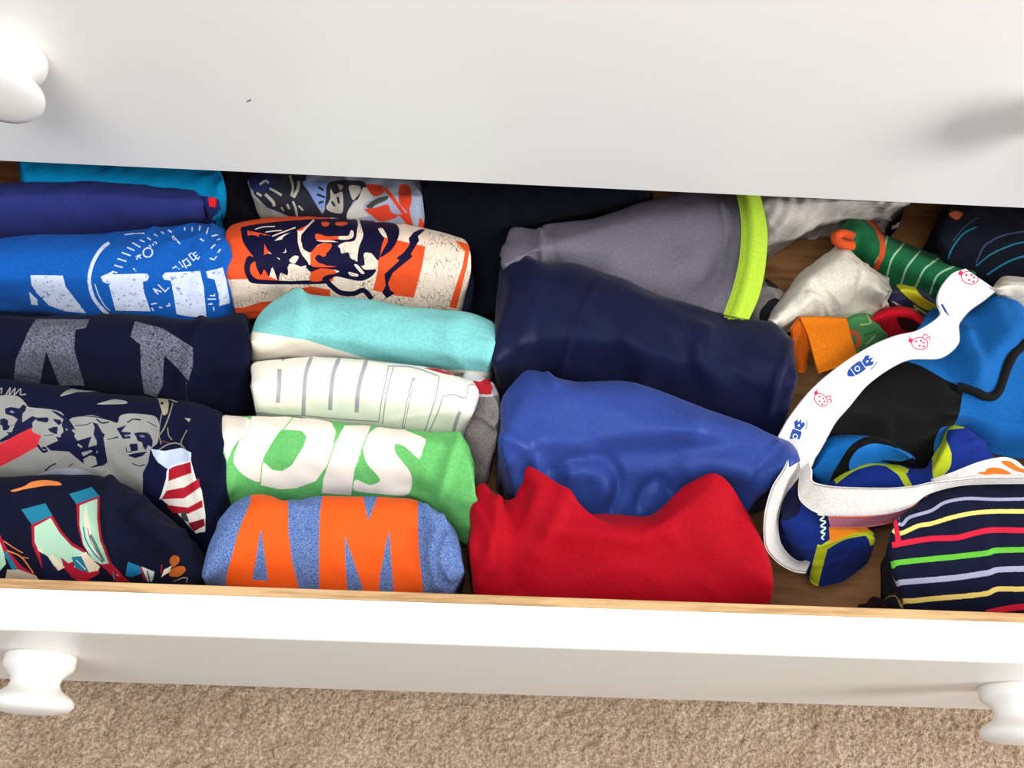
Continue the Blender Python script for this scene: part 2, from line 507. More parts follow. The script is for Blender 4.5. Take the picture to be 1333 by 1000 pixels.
# carpet pile: uneven tufts near the dresser as real relief
nx, ny = 620, 300
X, Y = np.meshgrid(np.linspace(-.85, .85, nx), np.linspace(-.32, .42, ny))
P = np.stack([X, Y, np.zeros_like(X)], -1)
rs = np.random.RandomState(4)
h = rs.rand(ny, nx)
h = (h + np.roll(h, 1, 0) + np.roll(h, 1, 1) + np.roll(np.roll(h, 1, 0), 1, 1)) / 4
Zp = .003 + .0028 * (h - .5) * 2 + .0008 * wob(P, 9, 60)
edge = np.minimum.reduce([X + .85, .85 - X, Y + .32, .42 - Y]); Zp = np.where(edge < .012, .0005, Zp)
G = np.stack([X + rs.normal(0, .0006, X.shape), Y + rs.normal(0, .0006, X.shape), Zp], -1)
s = Surf(G, (0, ny - 1), False)
me = bpy.data.meshes.new('carpet_pile'); idx = np.arange(nx * ny).reshape(ny, nx)
me.from_pydata(G.reshape(-1, 3).tolist(), [], np.stack([idx[:-1, :-1], idx[:-1, 1:], idx[1:, 1:], idx[1:, :-1]], -1).reshape(-1, 4).tolist())
cp = link('carpet_pile', me, CARPET); tag(cp, 'beige cut pile carpet in front of the white dresser', 'carpet', kind='stuff')
wallm, nt, b = newmat('wall_paint'); b.inputs['Base Color'].default_value = lin((214, 205, 188)); b.inputs['Roughness'].default_value = .8
bm = bmesh.new(); add_box(bm, -2.2, 2.2, 0.98, 1.06, 0, 2.5); tag(from_bm('wall_back', bm, wallm), kind='structure')
bm = bmesh.new(); add_box(bm, -2.2, 2.2, 0.965, 0.98, 0, 0.1, .003); tag(from_bm('baseboard_back', bm, WHITE), kind='structure')

# ------------------------------------------------------------------ DRESSER
YF = 0.4948            # plane of the closed drawer fronts
XL, XR = -0.62, 0.70
dresser = bpy.data.objects.new('dresser', None); COL.objects.link(dresser); dresser.location = (0.04, 0.73, 0)
tag(dresser, 'white painted dresser with round knobs and one drawer pulled open', 'dresser')


def dpart(name, bm, mat, parent=dresser, smooth=False):
    o = from_bm(name, bm, mat, None, smooth); o.parent = parent
    if parent is dresser: o.matrix_parent_inverse = Matrix.Translation((-0.04, -0.73, 0))
    return o


bm = bmesh.new()
add_box(bm, XL - .03, XL - .008, YF + .012, .96, .05, .93, .002)
add_box(bm, XR + .008, XR + .03, YF + .012, .96, .05, .93, .002)
add_box(bm, XL - .05, XR + .05, YF - .02, .965, .93, .955, .004)
add_box(bm, XL - .008, XR + .008, .945, .957, .06, .93)
add_box(bm, XL - .008, XR + .008, YF + .03, .945, RIM + .02, RIM + .032)
add_box(bm, XL - .008, XR + .008, YF + .012, .945, .05, RIM - .25)
dpart('carcass', bm, WHITE)
for x in (XL - .02, XR - .03):
    for y in (YF + .03, .90):
        bm = bmesh.new(); add_box(bm, x, x + .05, y, y + .05, 0, .05, .004); dpart('foot', bm, WHITE)



def knob(x, y, z, parent):
    prof = [(.0, .0240), (.002, .0252), (.008, .0254), (.011, .0245), (.0135, .0215), (.017, .0182), (.021, .0172), (.025, .0186), (.028, .0225), (.031, .0275),
            (.034, .0302), (.037, .0303), (.0395, .0285), (.0415, .023), (.0428, .014), (.0432, .0005)]
    bm = bmesh.new(); rings = []
    for d, r in prof:
        rings.append([bm.verts.new((x + r * math.cos(a), y - d, z + r * math.sin(a))) for a in [2 * math.pi * k / 48 for k in range(48)]])
    for r0, r1 in zip(rings[:-1], rings[1:]):
        for k in range(48): bm.faces.new((r0[k], r0[(k + 1) % 48], r1[(k + 1) % 48], r1[k]))
    bm.faces.new(rings[-1]); bm.faces.new(rings[0][::-1])
    return dpart('knob', bm, WHITE, parent, True)


def front_panel(y, z0, z1, parent, th=.0265, name='drawer_front', r=.010):
    """profile swept along X: flat top, eased edge, flat face"""
    pr = [(y + th, z0), (y + th, z1)]
    for k in range(7):
        a = math.pi / 2 * k / 6; pr.append((y + r - r * math.sin(a), z1 - r * .55 + r * .55 * math.cos(a)))
    pr += [(y, z0 + .004), (y + .004, z0)]
    bm = bmesh.new(); e = []
    for x in (XL, XR): e.append([bm.verts.new((x, p[0], p[1])) for p in pr])
    n = len(pr)
    for k in range(n): bm.faces.new((e[0][k], e[0][(k + 1) % n], e[1][(k + 1) % n], e[1][k]))
    bm.faces.new(e[0]); bm.faces.new(e[1][::-1])
    return dpart(name, bm, WHITE, parent)


KX = (-0.330, 0.421)
# closed drawers above
for i, (z0, z1) in enumerate(((RIM + .012, RIM + .285), (RIM + .292, .925))):
    dr = front_panel(YF, z0, z1, dresser, .022, 'drawer', .003)
    if i == 0:
        closed0 = dr
        for x in (-.347, .424): knob(x, YF, RIM + .138, dr)
    else:
        for x in KX: knob(x, YF, (z0 + z1) / 2, dr)
# the open drawer
YD = 0.1190
bm = bmesh.new()
zt, zb2 = RIM - .004, RIM + FLOORZ - .002
add_box(bm, XL + .012, XL + .024, YD + .033, YD + .50, zb2 - .012, zt, .001)
add_box(bm, XR - .024, XR - .012, YD + .033, YD + .50, zb2 - .012, zt, .001)
add_box(bm, XL + .024, XR - .024, YD + .488, YD + .50, zb2 - .012, zt - .02, .001)
add_box(bm, XL + .024, XR - .024, YD + .033, YD + .488, zb2 - .008, zb2)
drawer = dpart('drawer', bm, BOXW)
front_panel(YD, RIM - .24, RIM, drawer, .0273)
bm = bmesh.new(); add_box(bm, XL + .012, XR - .012, YD + .0274, YD + .0340, RIM - .20, RIM + .0004, .0008)
dpart('drawer_lip', bm, LIPW, drawer)
for x in KX: knob(x, YD, RIM - .098, drawer)
# small dark scratch in the paint of the closed drawer
d_ = fw + RT * (324 - 666.5) / FPX - UP * (131 - 500.0) / FPX; p = CAMP + d_ * (YF / d_[1])
bm = bmesh.new(); add_box(bm, -.0022, .0022, -.0002, .0002, -.0004, .0004)
bmesh.ops.rotate(bm, verts=bm.verts[:], cent=(0, 0, 0), matrix=Matrix.Rotation(-.6, 3, 'Y')); bmesh.ops.translate(bm, verts=bm.verts[:], vec=p)
dpart('scratch_mark', bm, fabric('dark_scratch', (60, 58, 66)), closed0)

# ------------------------------------------------------------------ CLOTHES, back row
GT = 'folded t-shirts standing in the open drawer'
GS = 'folded athletic clothes in the middle of the drawer'
GU = 'loose underwear heaped at the right of the drawer'
GK = 'socks loose at the back right of the drawer'
A = Z(0, 200, 3.92); Bz = Z(0, 400, 3.92); Cz = Z(0, 580, 3.92)
Dz = Z(280, 210, 3.508); Ez = Z(260, 360, 3.174); Fz = Z(240, 530, 3.174)
T2 = Z(290, 270, 6.665); T3 = Z(430, 270, 6.665); A2 = Z(110, 280, 6.665)
R4 = Z(0, 490, 7.143); R5 = Z(130, 490, 7.143); N6 = Z(0, 610, 6.45); N7 = Z(130, 610, 6.45)
P8 = Z(310, 225, 5.332)
H1 = Z(960, 230, 3.571); H2 = Z(960, 420, 3.571); H3 = Z(960, 560, 3.571)
G1 = Z(600, 220, 2.898); G2 = Z(600, 460, 2.898)

s = body_surf([(-.058, [(25, 186), (160, 190), (286, 200)]), (-.042, [(25, 218), (160, 222), (290, 230)]), (-.05, [(25, 240), (160, 248), (292, 262)]), (-.085, [(25, 262), (160, 268), (289, 300)])], seed=11, wrinkle=.002)
garment('t_shirt', 'bright teal blue folded shirt at the very back left under the dresser', 't-shirt', s, 'teal_jersey', (0, 128, 178), group=GT)

s = body_surf([(-.050, [(-90, 240), (0, 238), (120, 234), (200, 238), (256, 244)]), (-.038, [(-90, 258), (100, 252), (262, 262)]), (-.05, [(-90, 280), (100, 276), (262, 280)]), (-.08, [(-90, 312), (100, 306), (200, 303), (260, 296)])], ends=(0, 1), seed=12, wrinkle=.0012,
              creases=[([(256, 246), (258, 290)], .002, .001)])
ind = garment('t_shirt', 'plain indigo blue folded shirt with a small red tag at its end', 't-shirt', s, 'indigo_jersey', (42, 50, 112), group=GT)
s = body_surf([(-.056, [(258, 249), (282, 252)]), (-.05, [(258, 262), (285, 264)]), (-.085, [(258, 294), (282, 296)])], endr=.006, seed=13, nu=30, wrinkle=.0006)
garment('folded_edge', None, None, s, 'indigo_jersey_inner', (42, 50, 110), parent=ind)
s = sheet_surf([(-.042, [(272, 257), (282, 258)]), (-.046, [(273, 269), (281, 270)])], nu=8, nv=6, wrinkle=0)
o = garment('fabric_tag', None, None, s, 'red_tag', (225, 30, 40), parent=ind, thick=.0012); o['label'] = 'small red tag'

# patterned shirt behind the tiger shirt
s = body_surf([(-.060, [(316, 215), (430, 220), (552, 232)]), (-.044, [(322, 238), (430, 246), (549, 256)]), (-.052, [(326, 262), (430, 272), (548, 278)]), (-.095, [(338, 296), (440, 312), (556, 322)])], seed=14, wrinkle=.0018)
gy, bk, cr_, rd, lb = (150, 152, 158), (40, 42, 50), (172, 168, 156), (205, 62, 38), (118, 140, 196)
sh = [('p', bk, P8((60, -60), (480, -60), (470, 60), (500, 150), (560, 250), (620, 340), (420, 330), (300, 280), (200, 240), (110, 150))),
      ('s', (36, 44, 84), P8((80, 0), (240, 10), (250, 90), (180, 130), (90, 110))),
      ('s', cr_, P8((70, 130), (120, 160), (200, 250), (300, 290), (380, 320), (300, 340), (130, 330))),
      ('l', cr_, P8((360, 20), (380, 100), (370, 160)), 3), ('l', cr_, P8((420, 60), (415, 110), (385, 170)), 4),
      ('l', cr_, P8((380, 200), (400, 250), (410, 320)), 3), ('l', cr_, P8((150, 80), (190, 55), (210, 70)), 3), ('l', cr_, P8((130, 140), (160, 160)), 3),
      ('l', cr_, P8((190, 150), (240, 200), (250, 230)), 4), ('l', cr_, P8((220, 110), (260, 130), (300, 155)), 3), ('l', cr_, P8((340, 220), (355, 250)), 3), ('l', cr_, P8((300, 240), (315, 265)), 2),
      ('l', cr_, P8((420, 230), (450, 260)), 2.5),
      ('s', lb, P8((450, 60), (640, 60), (620, 160), (600, 240), (550, 230), (490, 130))),
      ('s', bk, P8((640, 60), (870, 60), (880, 160), (800, 200), (760, 300), (740, 340), (570, 320), (600, 260), (610, 150))),
      ('s', cr_, P8((640, 110), (670, 150), (720, 130), (730, 200), (720, 280), (640, 270), (610, 240), (640, 180))),
      ('s', cr_, P8((770, 90), (840, 90), (850, 130), (800, 190), (780, 150))), ('s', cr_, P8((690, 80), (730, 90), (710, 120))),
      ('l', bk, P8((650, 200), (670, 230)), 3), ('l', bk, P8((690, 170), (700, 210)), 3), ('l', bk, P8((560, 100), (590, 120)), 3), ('l', bk, P8((550, 150), (600, 170)), 3), ('l', bk, P8((560, 210), (590, 200)), 3),
      ('s', (190, 186, 176), P8((870, 100), (930, 130), (930, 180), (880, 210), (870, 260), (900, 300), (760, 320), (770, 250), (830, 190))),
      ('s', rd, P8((890, 80), (1000, 90), (1010, 140), (950, 165), (910, 130))),
      ('s', (66, 66, 62), P8((890, 230), (960, 180), (1040, 160), (1030, 190), (960, 220), (920, 250))),
      ('s', rd, P8((880, 255), (960, 240), (1040, 220), (1060, 270), (1110, 300), (1050, 330), (980, 335), (930, 300))),
      ('s', rd, P8((1120, 90), (1190, 90), (1205, 200), (1190, 260), (1220, 400), (1180, 370), (1130, 310), (1100, 290), (1150, 290), (1170, 270), (1120, 210))),
      ('l', rd, P8((1020, 110), (1070, 170), (1140, 270), (1190, 350)), 5), ('s', rd, P8((1265, 310), (1310, 400), (1250, 400))),
      ('s', rd, P8((160, 350), (200, 310), (270, 310), (310, 350)))]
garment('t_shirt', 'pale grey shirt with black and red leaf print behind the tiger shirt', 't-shirt', s, 'leaf_print_jersey', (150, 158, 178), sh, group=GT)

s = body_surf([(-.055, [(286, 208), (325, 212)]), (-.05, [(288, 240), (328, 244)]), (-.1, [(290, 305), (335, 312)])], nu=40, seed=15)
garment('t_shirt', 'black folded shirt end wedged between the teal and leaf print shirts', 't-shirt', s, 'black_jersey', (12, 12, 17), group=GT)

s = body_surf([(-.060, [(553, 205), (680, 212), (850, 220)]), (-.050, [(552, 240), (650, 244), (850, 240)]), (-.065, [(556, 290), (640, 300), (664, 290), (714, 280), (850, 256)]), (-.10, [(560, 398), (646, 398), (658, 320), (700, 296), (850, 262)])], seed=16, wrinkle=.002)
garment('jersey', 'black jersey lying behind the grey shorts and beside the tiger shirt', 'jersey', s, 'black_mesh', (7, 9, 18), group=GS)

# ------------------------------------------------------------------ left column
W = (205, 214, 236)
s = body_surf([(-.052, [(-90, 316), (0, 310), (60, 305), (140, 302), (220, 296), (262, 291), (301, 298)]), (-.036, [(-90, 336), (60, 326), (180, 322), (260, 314), (301, 320)]),
               (-.042, [(-90, 366), (60, 362), (180, 362), (301, 350)]), (-.075, [(-90, 394), (0, 393), (100, 402), (200, 410), (260, 413), (302, 406)])], ends=(0, 1), seed=21, wrinkle=.0014,
              creases=[([(258, 296), (262, 340), (256, 380)], .006, .0015)])
sh = [('p', W, A((155, 620), (320, 622), (335, 680), (440, 815), (330, 805), (250, 775), (190, 715), (160, 670))), ('p', W, A((148, 705), (190, 745), (195, 775), (160, 770))),
      ('p', W, A2((140, 535), (240, 490), (250, 515), (480, 508), (545, 510), (562, 535), (545, 570), (505, 580), (520, 680), (575, 835), (270, 830), (210, 600), (160, 580))),
      ('p', W, A2((675, 530), (700, 500), (1005, 485), (1020, 560), (1035, 620), (1060, 890), (900, 880), (800, 860), (775, 700), (750, 570), (690, 560))),
      ('p', W, A2((1055, 490), (1200, 455), (1230, 560), (1265, 760), (1170, 790), (1165, 690), (1130, 560), (1070, 545))),
      ('l', W, A2((210, 240), (150, 290), (100, 360), (60, 450), (40, 570), (70, 700), (120, 780), (200, 860)), 4.6), ('l', W, A2((90, 600), (120, 690), (170, 780), (220, 830)), 1.2),
      ('l', W, A2((350, 170), (440, 160), (520, 158)), 1.6)]
for a, b_ in (((260, 435), (330, 455)), ((288, 378), (362, 402)), ((325, 325), (398, 352)), ((370, 280), (432, 308)), ((415, 240), (485, 278)), ((480, 215), (520, 232)), ((545, 195), (575, 215)), ((605, 165), (632, 182)), ((665, 145), (688, 160)), ((725, 130), (757, 150)),
              ((870, 108), (872, 132)), ((936, 105), (934, 138)), ((1003, 95), (996, 135)), ((1075, 108), (1060, 160)), ((1180, 205), (1150, 215)), ((1135, 255), (1100, 290)), ((1180, 295), (1160, 325)), ((1090, 375), (1125, 388)), ((1125, 388), (1150, 355)), ((1105, 180), (1160, 175)), ((1005, 205), (1035, 225)),
              ((425, 462), (445, 490)), ((240, 490), (285, 500)), ((580, 775), (625, 765)), ((585, 805), (600, 830)), ((650, 800), (675, 805)), ((710, 790), (745, 785)), ((735, 765), (740, 790)), ((1070, 730), (1140, 730)), ((1130, 685), (1130, 705)), ((1075, 775), (1110, 770)), ((1090, 700), (1130, 700)), ((1120, 800), (1125, 830))):
    sh.append(('l', W, A2(a, b_), 1.7))
sh += [('l', W, A2((1190, 70), (1250, 90), (1270, 130)), 2.4)]
ring = [(550 + 42 * math.cos(t) * .9 - 14 * math.sin(t), 325 + 38 * math.sin(t) + 12 * math.cos(t)) for t in np.linspace(0, 6.3, 14)]
sh.append(('l', W, A2(*ring), 1.9))
for st in ([(445, 360), (490, 345)], [(450, 385), (470, 360), (490, 375)], [(560, 262), (580, 275)], [(590, 250), (600, 262)], [(605, 235), (625, 238), (625, 250)],  # small marks
           [(762, 185), (775, 215), (800, 208)], [(770, 178), (828, 250)],
           [(598, 638), (640, 690)], [(598, 638), (668, 668)], [(610, 668), (640, 650)], [(640, 605), (700, 665)], [(700, 665), (732, 630)],           # A L
           [(765, 462), (792, 450)], [(790, 440), (825, 470)], [(820, 405), (858, 452)], [(850, 395), (885, 460)], [(858, 400), (880, 385)], [(885, 375), (925, 430)], [(925, 430), (890, 440)], [(905, 345), (945, 395)], [(905, 345), (930, 328)], [(945, 395), (968, 372)], [(940, 335), (985, 385)], [(940, 335), (968, 322)], [(962, 358), (985, 345)], [(985, 385), (1000, 360)]):
    sh.append(('l', W, A2(*st), 1.5))
garment('t_shirt', 'royal blue shirt with white distressed block letters, third from the back at left', 't-shirt', s, 'blue_letter_jersey', (18, 86, 170), sh, fx=('speckle', .36, .44, 260), group=GT)

GL = (120, 122, 136)
s = body_surf([(-.055, [(-90, 418), (0, 412), (40, 412), (120, 409), (200, 413), (262, 415), (326, 402)]), (-.040, [(-90, 432), (60, 428), (180, 426), (326, 424)]), (-.045, [(-90, 462), (60, 460), (180, 462), (326, 462)]), (-.085, [(-90, 498), (60, 499), (180, 514), (250, 528), (320, 530)])], ends=(0, 1), seed=22, wrinkle=.002,
              creases=[([(262, 418), (252, 450), (240, 500)], .006, .005)])
sh = [('p', GL, Bz((185, 60), (455, 62), (440, 105), (385, 115), (378, 215), (432, 400), (305, 400), (235, 225), (200, 400), (68, 385), (80, 270), (150, 110))),
      ('p', GL, Bz((690, 72), (830, 108), (985, 205), (985, 300), (960, 375), (905, 310), (838, 245), (830, 400), (800, 460), (735, 440), (720, 330), (715, 190), (665, 150))),
      ('l', (60, 62, 76), Bz((948, 370), (950, 430), (960, 490)), .9)]
garment('t_shirt', 'black navy shirt with silver glitter letters below the royal blue shirt', 't-shirt', s, 'glitter_letter_jersey', (13, 15, 38), sh, fx=('speckle', .36, .60, 620), group=GT)

ST, ST2, NV = (146, 145, 142), (140, 136, 124), (18, 22, 54)
s = body_surf([(-.055, [(-90, 498), (0, 494), (60, 500), (130, 510), (200, 519), (250, 528), (294, 545)]), (-.042, [(-90, 516), (60, 516), (150, 526), (220, 538), (294, 566)]),
               (-.05, [(-90, 570), (60, 570), (150, 575), (230, 590), (294, 620)]), (-.085, [(-90, 628), (60, 624), (130, 622), (180, 642), (225, 682), (258, 706), (294, 704)])], ends=(0, 1), seed=23, wrinkle=.0016,
              creases=[([(206, 525), (208, 560), (206, 600)], .004, .0015), ([(246, 530), (248, 590), (268, 690)], .004, .002)])
sh = [('s', ST, Bz((0, 450), (90, 455), (130, 490), (150, 510), (250, 520), (310, 535), (345, 575), (380, 560), (470, 552), (550, 575), (600, 590), (612, 555), (660, 543), (750, 548), (795, 560), (812, 600), (805, 690), (770, 725), (765, 790), (740, 900), (760, 1010), (640, 960), (560, 880), (300, 870), (150, 880), (-200, 900), (-300, 500))),
      # first head
      ('p', NV, R4((45, 300), (100, 285), (180, 300), (215, 260), (245, 280), (235, 320), (210, 345), (205, 430), (300, 370), (345, 385), (300, 430), (300, 480), (180, 540), (0, 620), (0, 590), (80, 540), (60, 520), (110, 520), (140, 440), (165, 400), (120, 370), (50, 350))),
      ('p', NV, R4((0, 400), (40, 390), (75, 410), (75, 455), (95, 465), (70, 500), (30, 505), (20, 460), (0, 450))),
      ('p', (110, 120, 150), R4((85, 330), (105, 315), (140, 335), (110, 345))),
      # second head
      ('p', NV, R4((325, 385), (440, 382), (455, 400), (440, 430), (345, 415))), ('p', NV, R4((490, 395), (560, 405), (575, 435), (545, 455), (500, 410))),
      ('p', NV, R4((445, 490), (500, 470), (535, 470), (530, 540), (470, 520))), ('l', NV, R4((410, 552), (500, 542)), .8),
      ('p', NV, R4((470, 315), (530, 330), (600, 370), (640, 400), (680, 460), (700, 500), (690, 560), (720, 600), (850, 560), (830, 620), (820, 660), (900, 640), (900, 600), (870, 540), (880, 470), (860, 430), (905, 440), (950, 520), (970, 620), (1000, 800), (960, 830), (850, 850), (760, 800), (640, 700), (470, 690), (430, 650), (540, 600), (520, 560), (560, 570), (580, 500), (575, 440), (590, 400))),
      ('p', ST, R4((535, 480), (585, 475), (590, 520), (560, 545))), ('p', ST, R4((605, 485), (630, 490), (620, 510))),
      ('l', NV, R4((350, 640), (400, 700), (440, 690)), 3), ('l', NV, R4((395, 665), (430, 670)), 3),
      # third head light patches
      ('p', ST, R4((710, 480), (790, 465), (855, 450), (865, 500), (840, 545), (710, 555))), ('p', ST, R4((855, 565), (900, 630), (835, 655))),
      ('p', ST, R4((755, 710), (850, 685), (860, 700), (775, 745))), ('p', ST, R4((775, 770), (840, 735), (890, 750), (905, 820), (840, 845), (780, 810))),
      ('l', ST, R4((725, 635), (760, 660)), 2.5), ('l', ST, R4((675, 500), (695, 515)), 3), ('p', ST, R4((895, 690), (912, 700), (900, 720))),
      ('l', NV, R4((700, 460), (800, 450), (850, 430)), 1), ('l', NV, R4((640, 385), (760, 370), (900, 380), (1010, 405)), 1), ('l', NV, R4((900, 400), (950, 435), (1010, 425)), 1.8), ('l', NV, R4((1000, 590), (1100, 560)), .9),
      ('p', NV, R4((930, 510), (975, 540), (960, 580))),
      # fourth head
      ('p', NV, R5((155, 485), (200, 470), (250, 455), (225, 480), (200, 515), (285, 522), (290, 540), (240, 545), (285, 560), (280, 578), (215, 580), (190, 540))), ('p', NV, R5((318, 530), (360, 520), (430, 522), (470, 545), (492, 600), (485, 660), (450, 640), (425, 690), (400, 650), (395, 615), (350, 600), (340, 565))),
      ('p', (104, 108, 128), R5((365, 550), (400, 545), (425, 562), (390, 570))), ('p', (104, 108, 128), R5((225, 545), (265, 540), (265, 560), (235, 565))),
      ('p', NV, R5((275, 630), (350, 625), (355, 690), (290, 700))), ('p', NV, R5((265, 730), (330, 715), (440, 700), (400, 740), (330, 760), (275, 745))),
      ('l', NV, R5((245, 660), (250, 700), (290, 705)), 1), ('l', NV, R5((255, 430), (310, 400), (380, 405)), 1.6), ('l', NV, R5((300, 810), (370, 835), (420, 820)), 1.2), ('l', NV, R5((440, 420), (530, 470)), .9), ('l', NV, R5((75, 585), (170, 570)), .8),
      ('p', NV, R5((470, 680), (500, 760), (560, 820), (620, 860), (610, 1000), (520, 1200), (400, 1100), (400, 900), (450, 800))),
      # clouds, brush mark, writing
      ('s', ST, Bz((305, 455), (340, 425), (385, 412), (420, 418), (470, 415), (555, 425), (470, 432), (400, 432), (350, 445))), ('s', ST, Bz((495, 495), (540, 480), (585, 470), (640, 478), (645, 492), (560, 496))),
      ('p', (200, 44, 56), R4((-300, 720), (0, 630), (180, 530), (290, 480), (305, 520), (385, 555), (360, 600), (345, 655), (240, 715), (80, 800), (0, 840), (-300, 900))),
      ('l', ST, R4((0, 120), (15, 110), (10, 160)), 1.6), ('l', ST, R4((50, 180), (95, 105), (85, 175), (140, 110), (130, 175), (190, 115), (190, 170), (240, 165)), 1.6),
      ('s', (172, 176, 192), R4((340, 930), (480, 870), (620, 855), (760, 870), (890, 930), (640, 970))),
      ('l', NV, R4((420, 880), (460, 840), (520, 810)), 1.6), ('l', NV, R4((640, 840), (680, 810)), 1),
      # eagle sketch
      ('s', (150, 144, 120), R5((545, 200), (620, 200), (640, 250), (630, 340), (590, 360), (570, 300))), ('l', (150, 144, 120), R5((520, 180), (620, 205), (720, 240)), 1.4),
      ('l', (130, 126, 108), R5((580, 340), (560, 430), (550, 540), (570, 630)), 1.2), ('l', (130, 126, 108), R5((680, 250), (640, 380), (600, 480), (560, 540)), 1.6), ('l', (130, 126, 108), R5((630, 480), (640, 550), (670, 590)), 1.3), ('l', (130, 126, 108), R5((810, 500), (760, 600), (760, 650)), 1.4),
      ('l', (130, 126, 108), R5((540, 690), (620, 640), (700, 620), (760, 640), (800, 690)), 1.6), ('p', (160, 156, 140), R5((785, 385), (845, 395), (830, 425))), ('l', (110, 60, 60), R5((560, 600), (650, 620)), 1.2),
      ('s', NV, R5((565, 240), (590, 240), (590, 260), (568, 262)))]
sh += [('p', (196, 208, 232), R5((475, 675), (600, 695), (760, 665), (850, 710), (848, 785), (625, 860), (540, 800), (500, 740))),
       ('p', (232, 226, 214), Cz((855, 125), (975, 80), (1000, 170), (1030, 230), (1048, 350), (1048, 440), (1000, 450), (900, 340), (818, 270), (850, 160))),
       ('p', (176, 28, 44), Cz((862, 120), (973, 84), (978, 140), (860, 182))), ('p', (176, 28, 44), Cz((850, 232), (940, 215), (1015, 170), (1020, 215), (940, 270), (825, 275))),
       ('p', (176, 28, 44), Cz((850, 305), (960, 318), (1032, 280), (1035, 315), (960, 350), (880, 345))), ('p', (130, 24, 36), Cz((960, 398), (1042, 375), (1047, 408), (990, 440))),
       ('s', (60, 66, 70), Cz((925, 350), (945, 338), (965, 395), (930, 375))), ('l', (245, 245, 245), Cz((975, 80), (862, 118), (850, 200), (815, 275)), 1.6)]
garment('t_shirt', 'navy shirt printed with four carved stone heads and a striped flag', 't-shirt', s, 'stone_heads_jersey', (14, 17, 42), sh, fx=('speckle', .30, .38, 300), group=GT)

# navy shirt with orange, teal and cream print, front left
s = body_surf([(-.055, [(-90, 626), (0, 622), (60, 621), (120, 620), (150, 626), (200, 655), (236, 690), (262, 735)]), (-.044, [(-90, 640), (60, 640), (120, 644), (160, 660), (200, 688), (262, 750)]),
               (-.05, [(-90, 700), (60, 700), (150, 706), (210, 722), (262, 760)]), (-.075, [(-90, 766), (60, 768), (160, 772), (262, 778)])], ends=(0, 1), seed=24, wrinkle=.0028,
              creases=[([(142, 630), (139, 660), (145, 700), (162, 750)], .006, .008), ([(165, 650), (185, 652), (190, 668), (180, 676)], .005, .005), ([(180, 672), (205, 690), (235, 694)], .006, .004), ([(150, 690), (190, 716), (245, 728)], .010, -.003), ([(160, 735), (200, 745), (250, 750)], .006, .004)])
TL, RE, MT, CR, OR = (30, 118, 148), (168, 24, 50), (172, 212, 186), (226, 214, 190), (226, 130, 66)
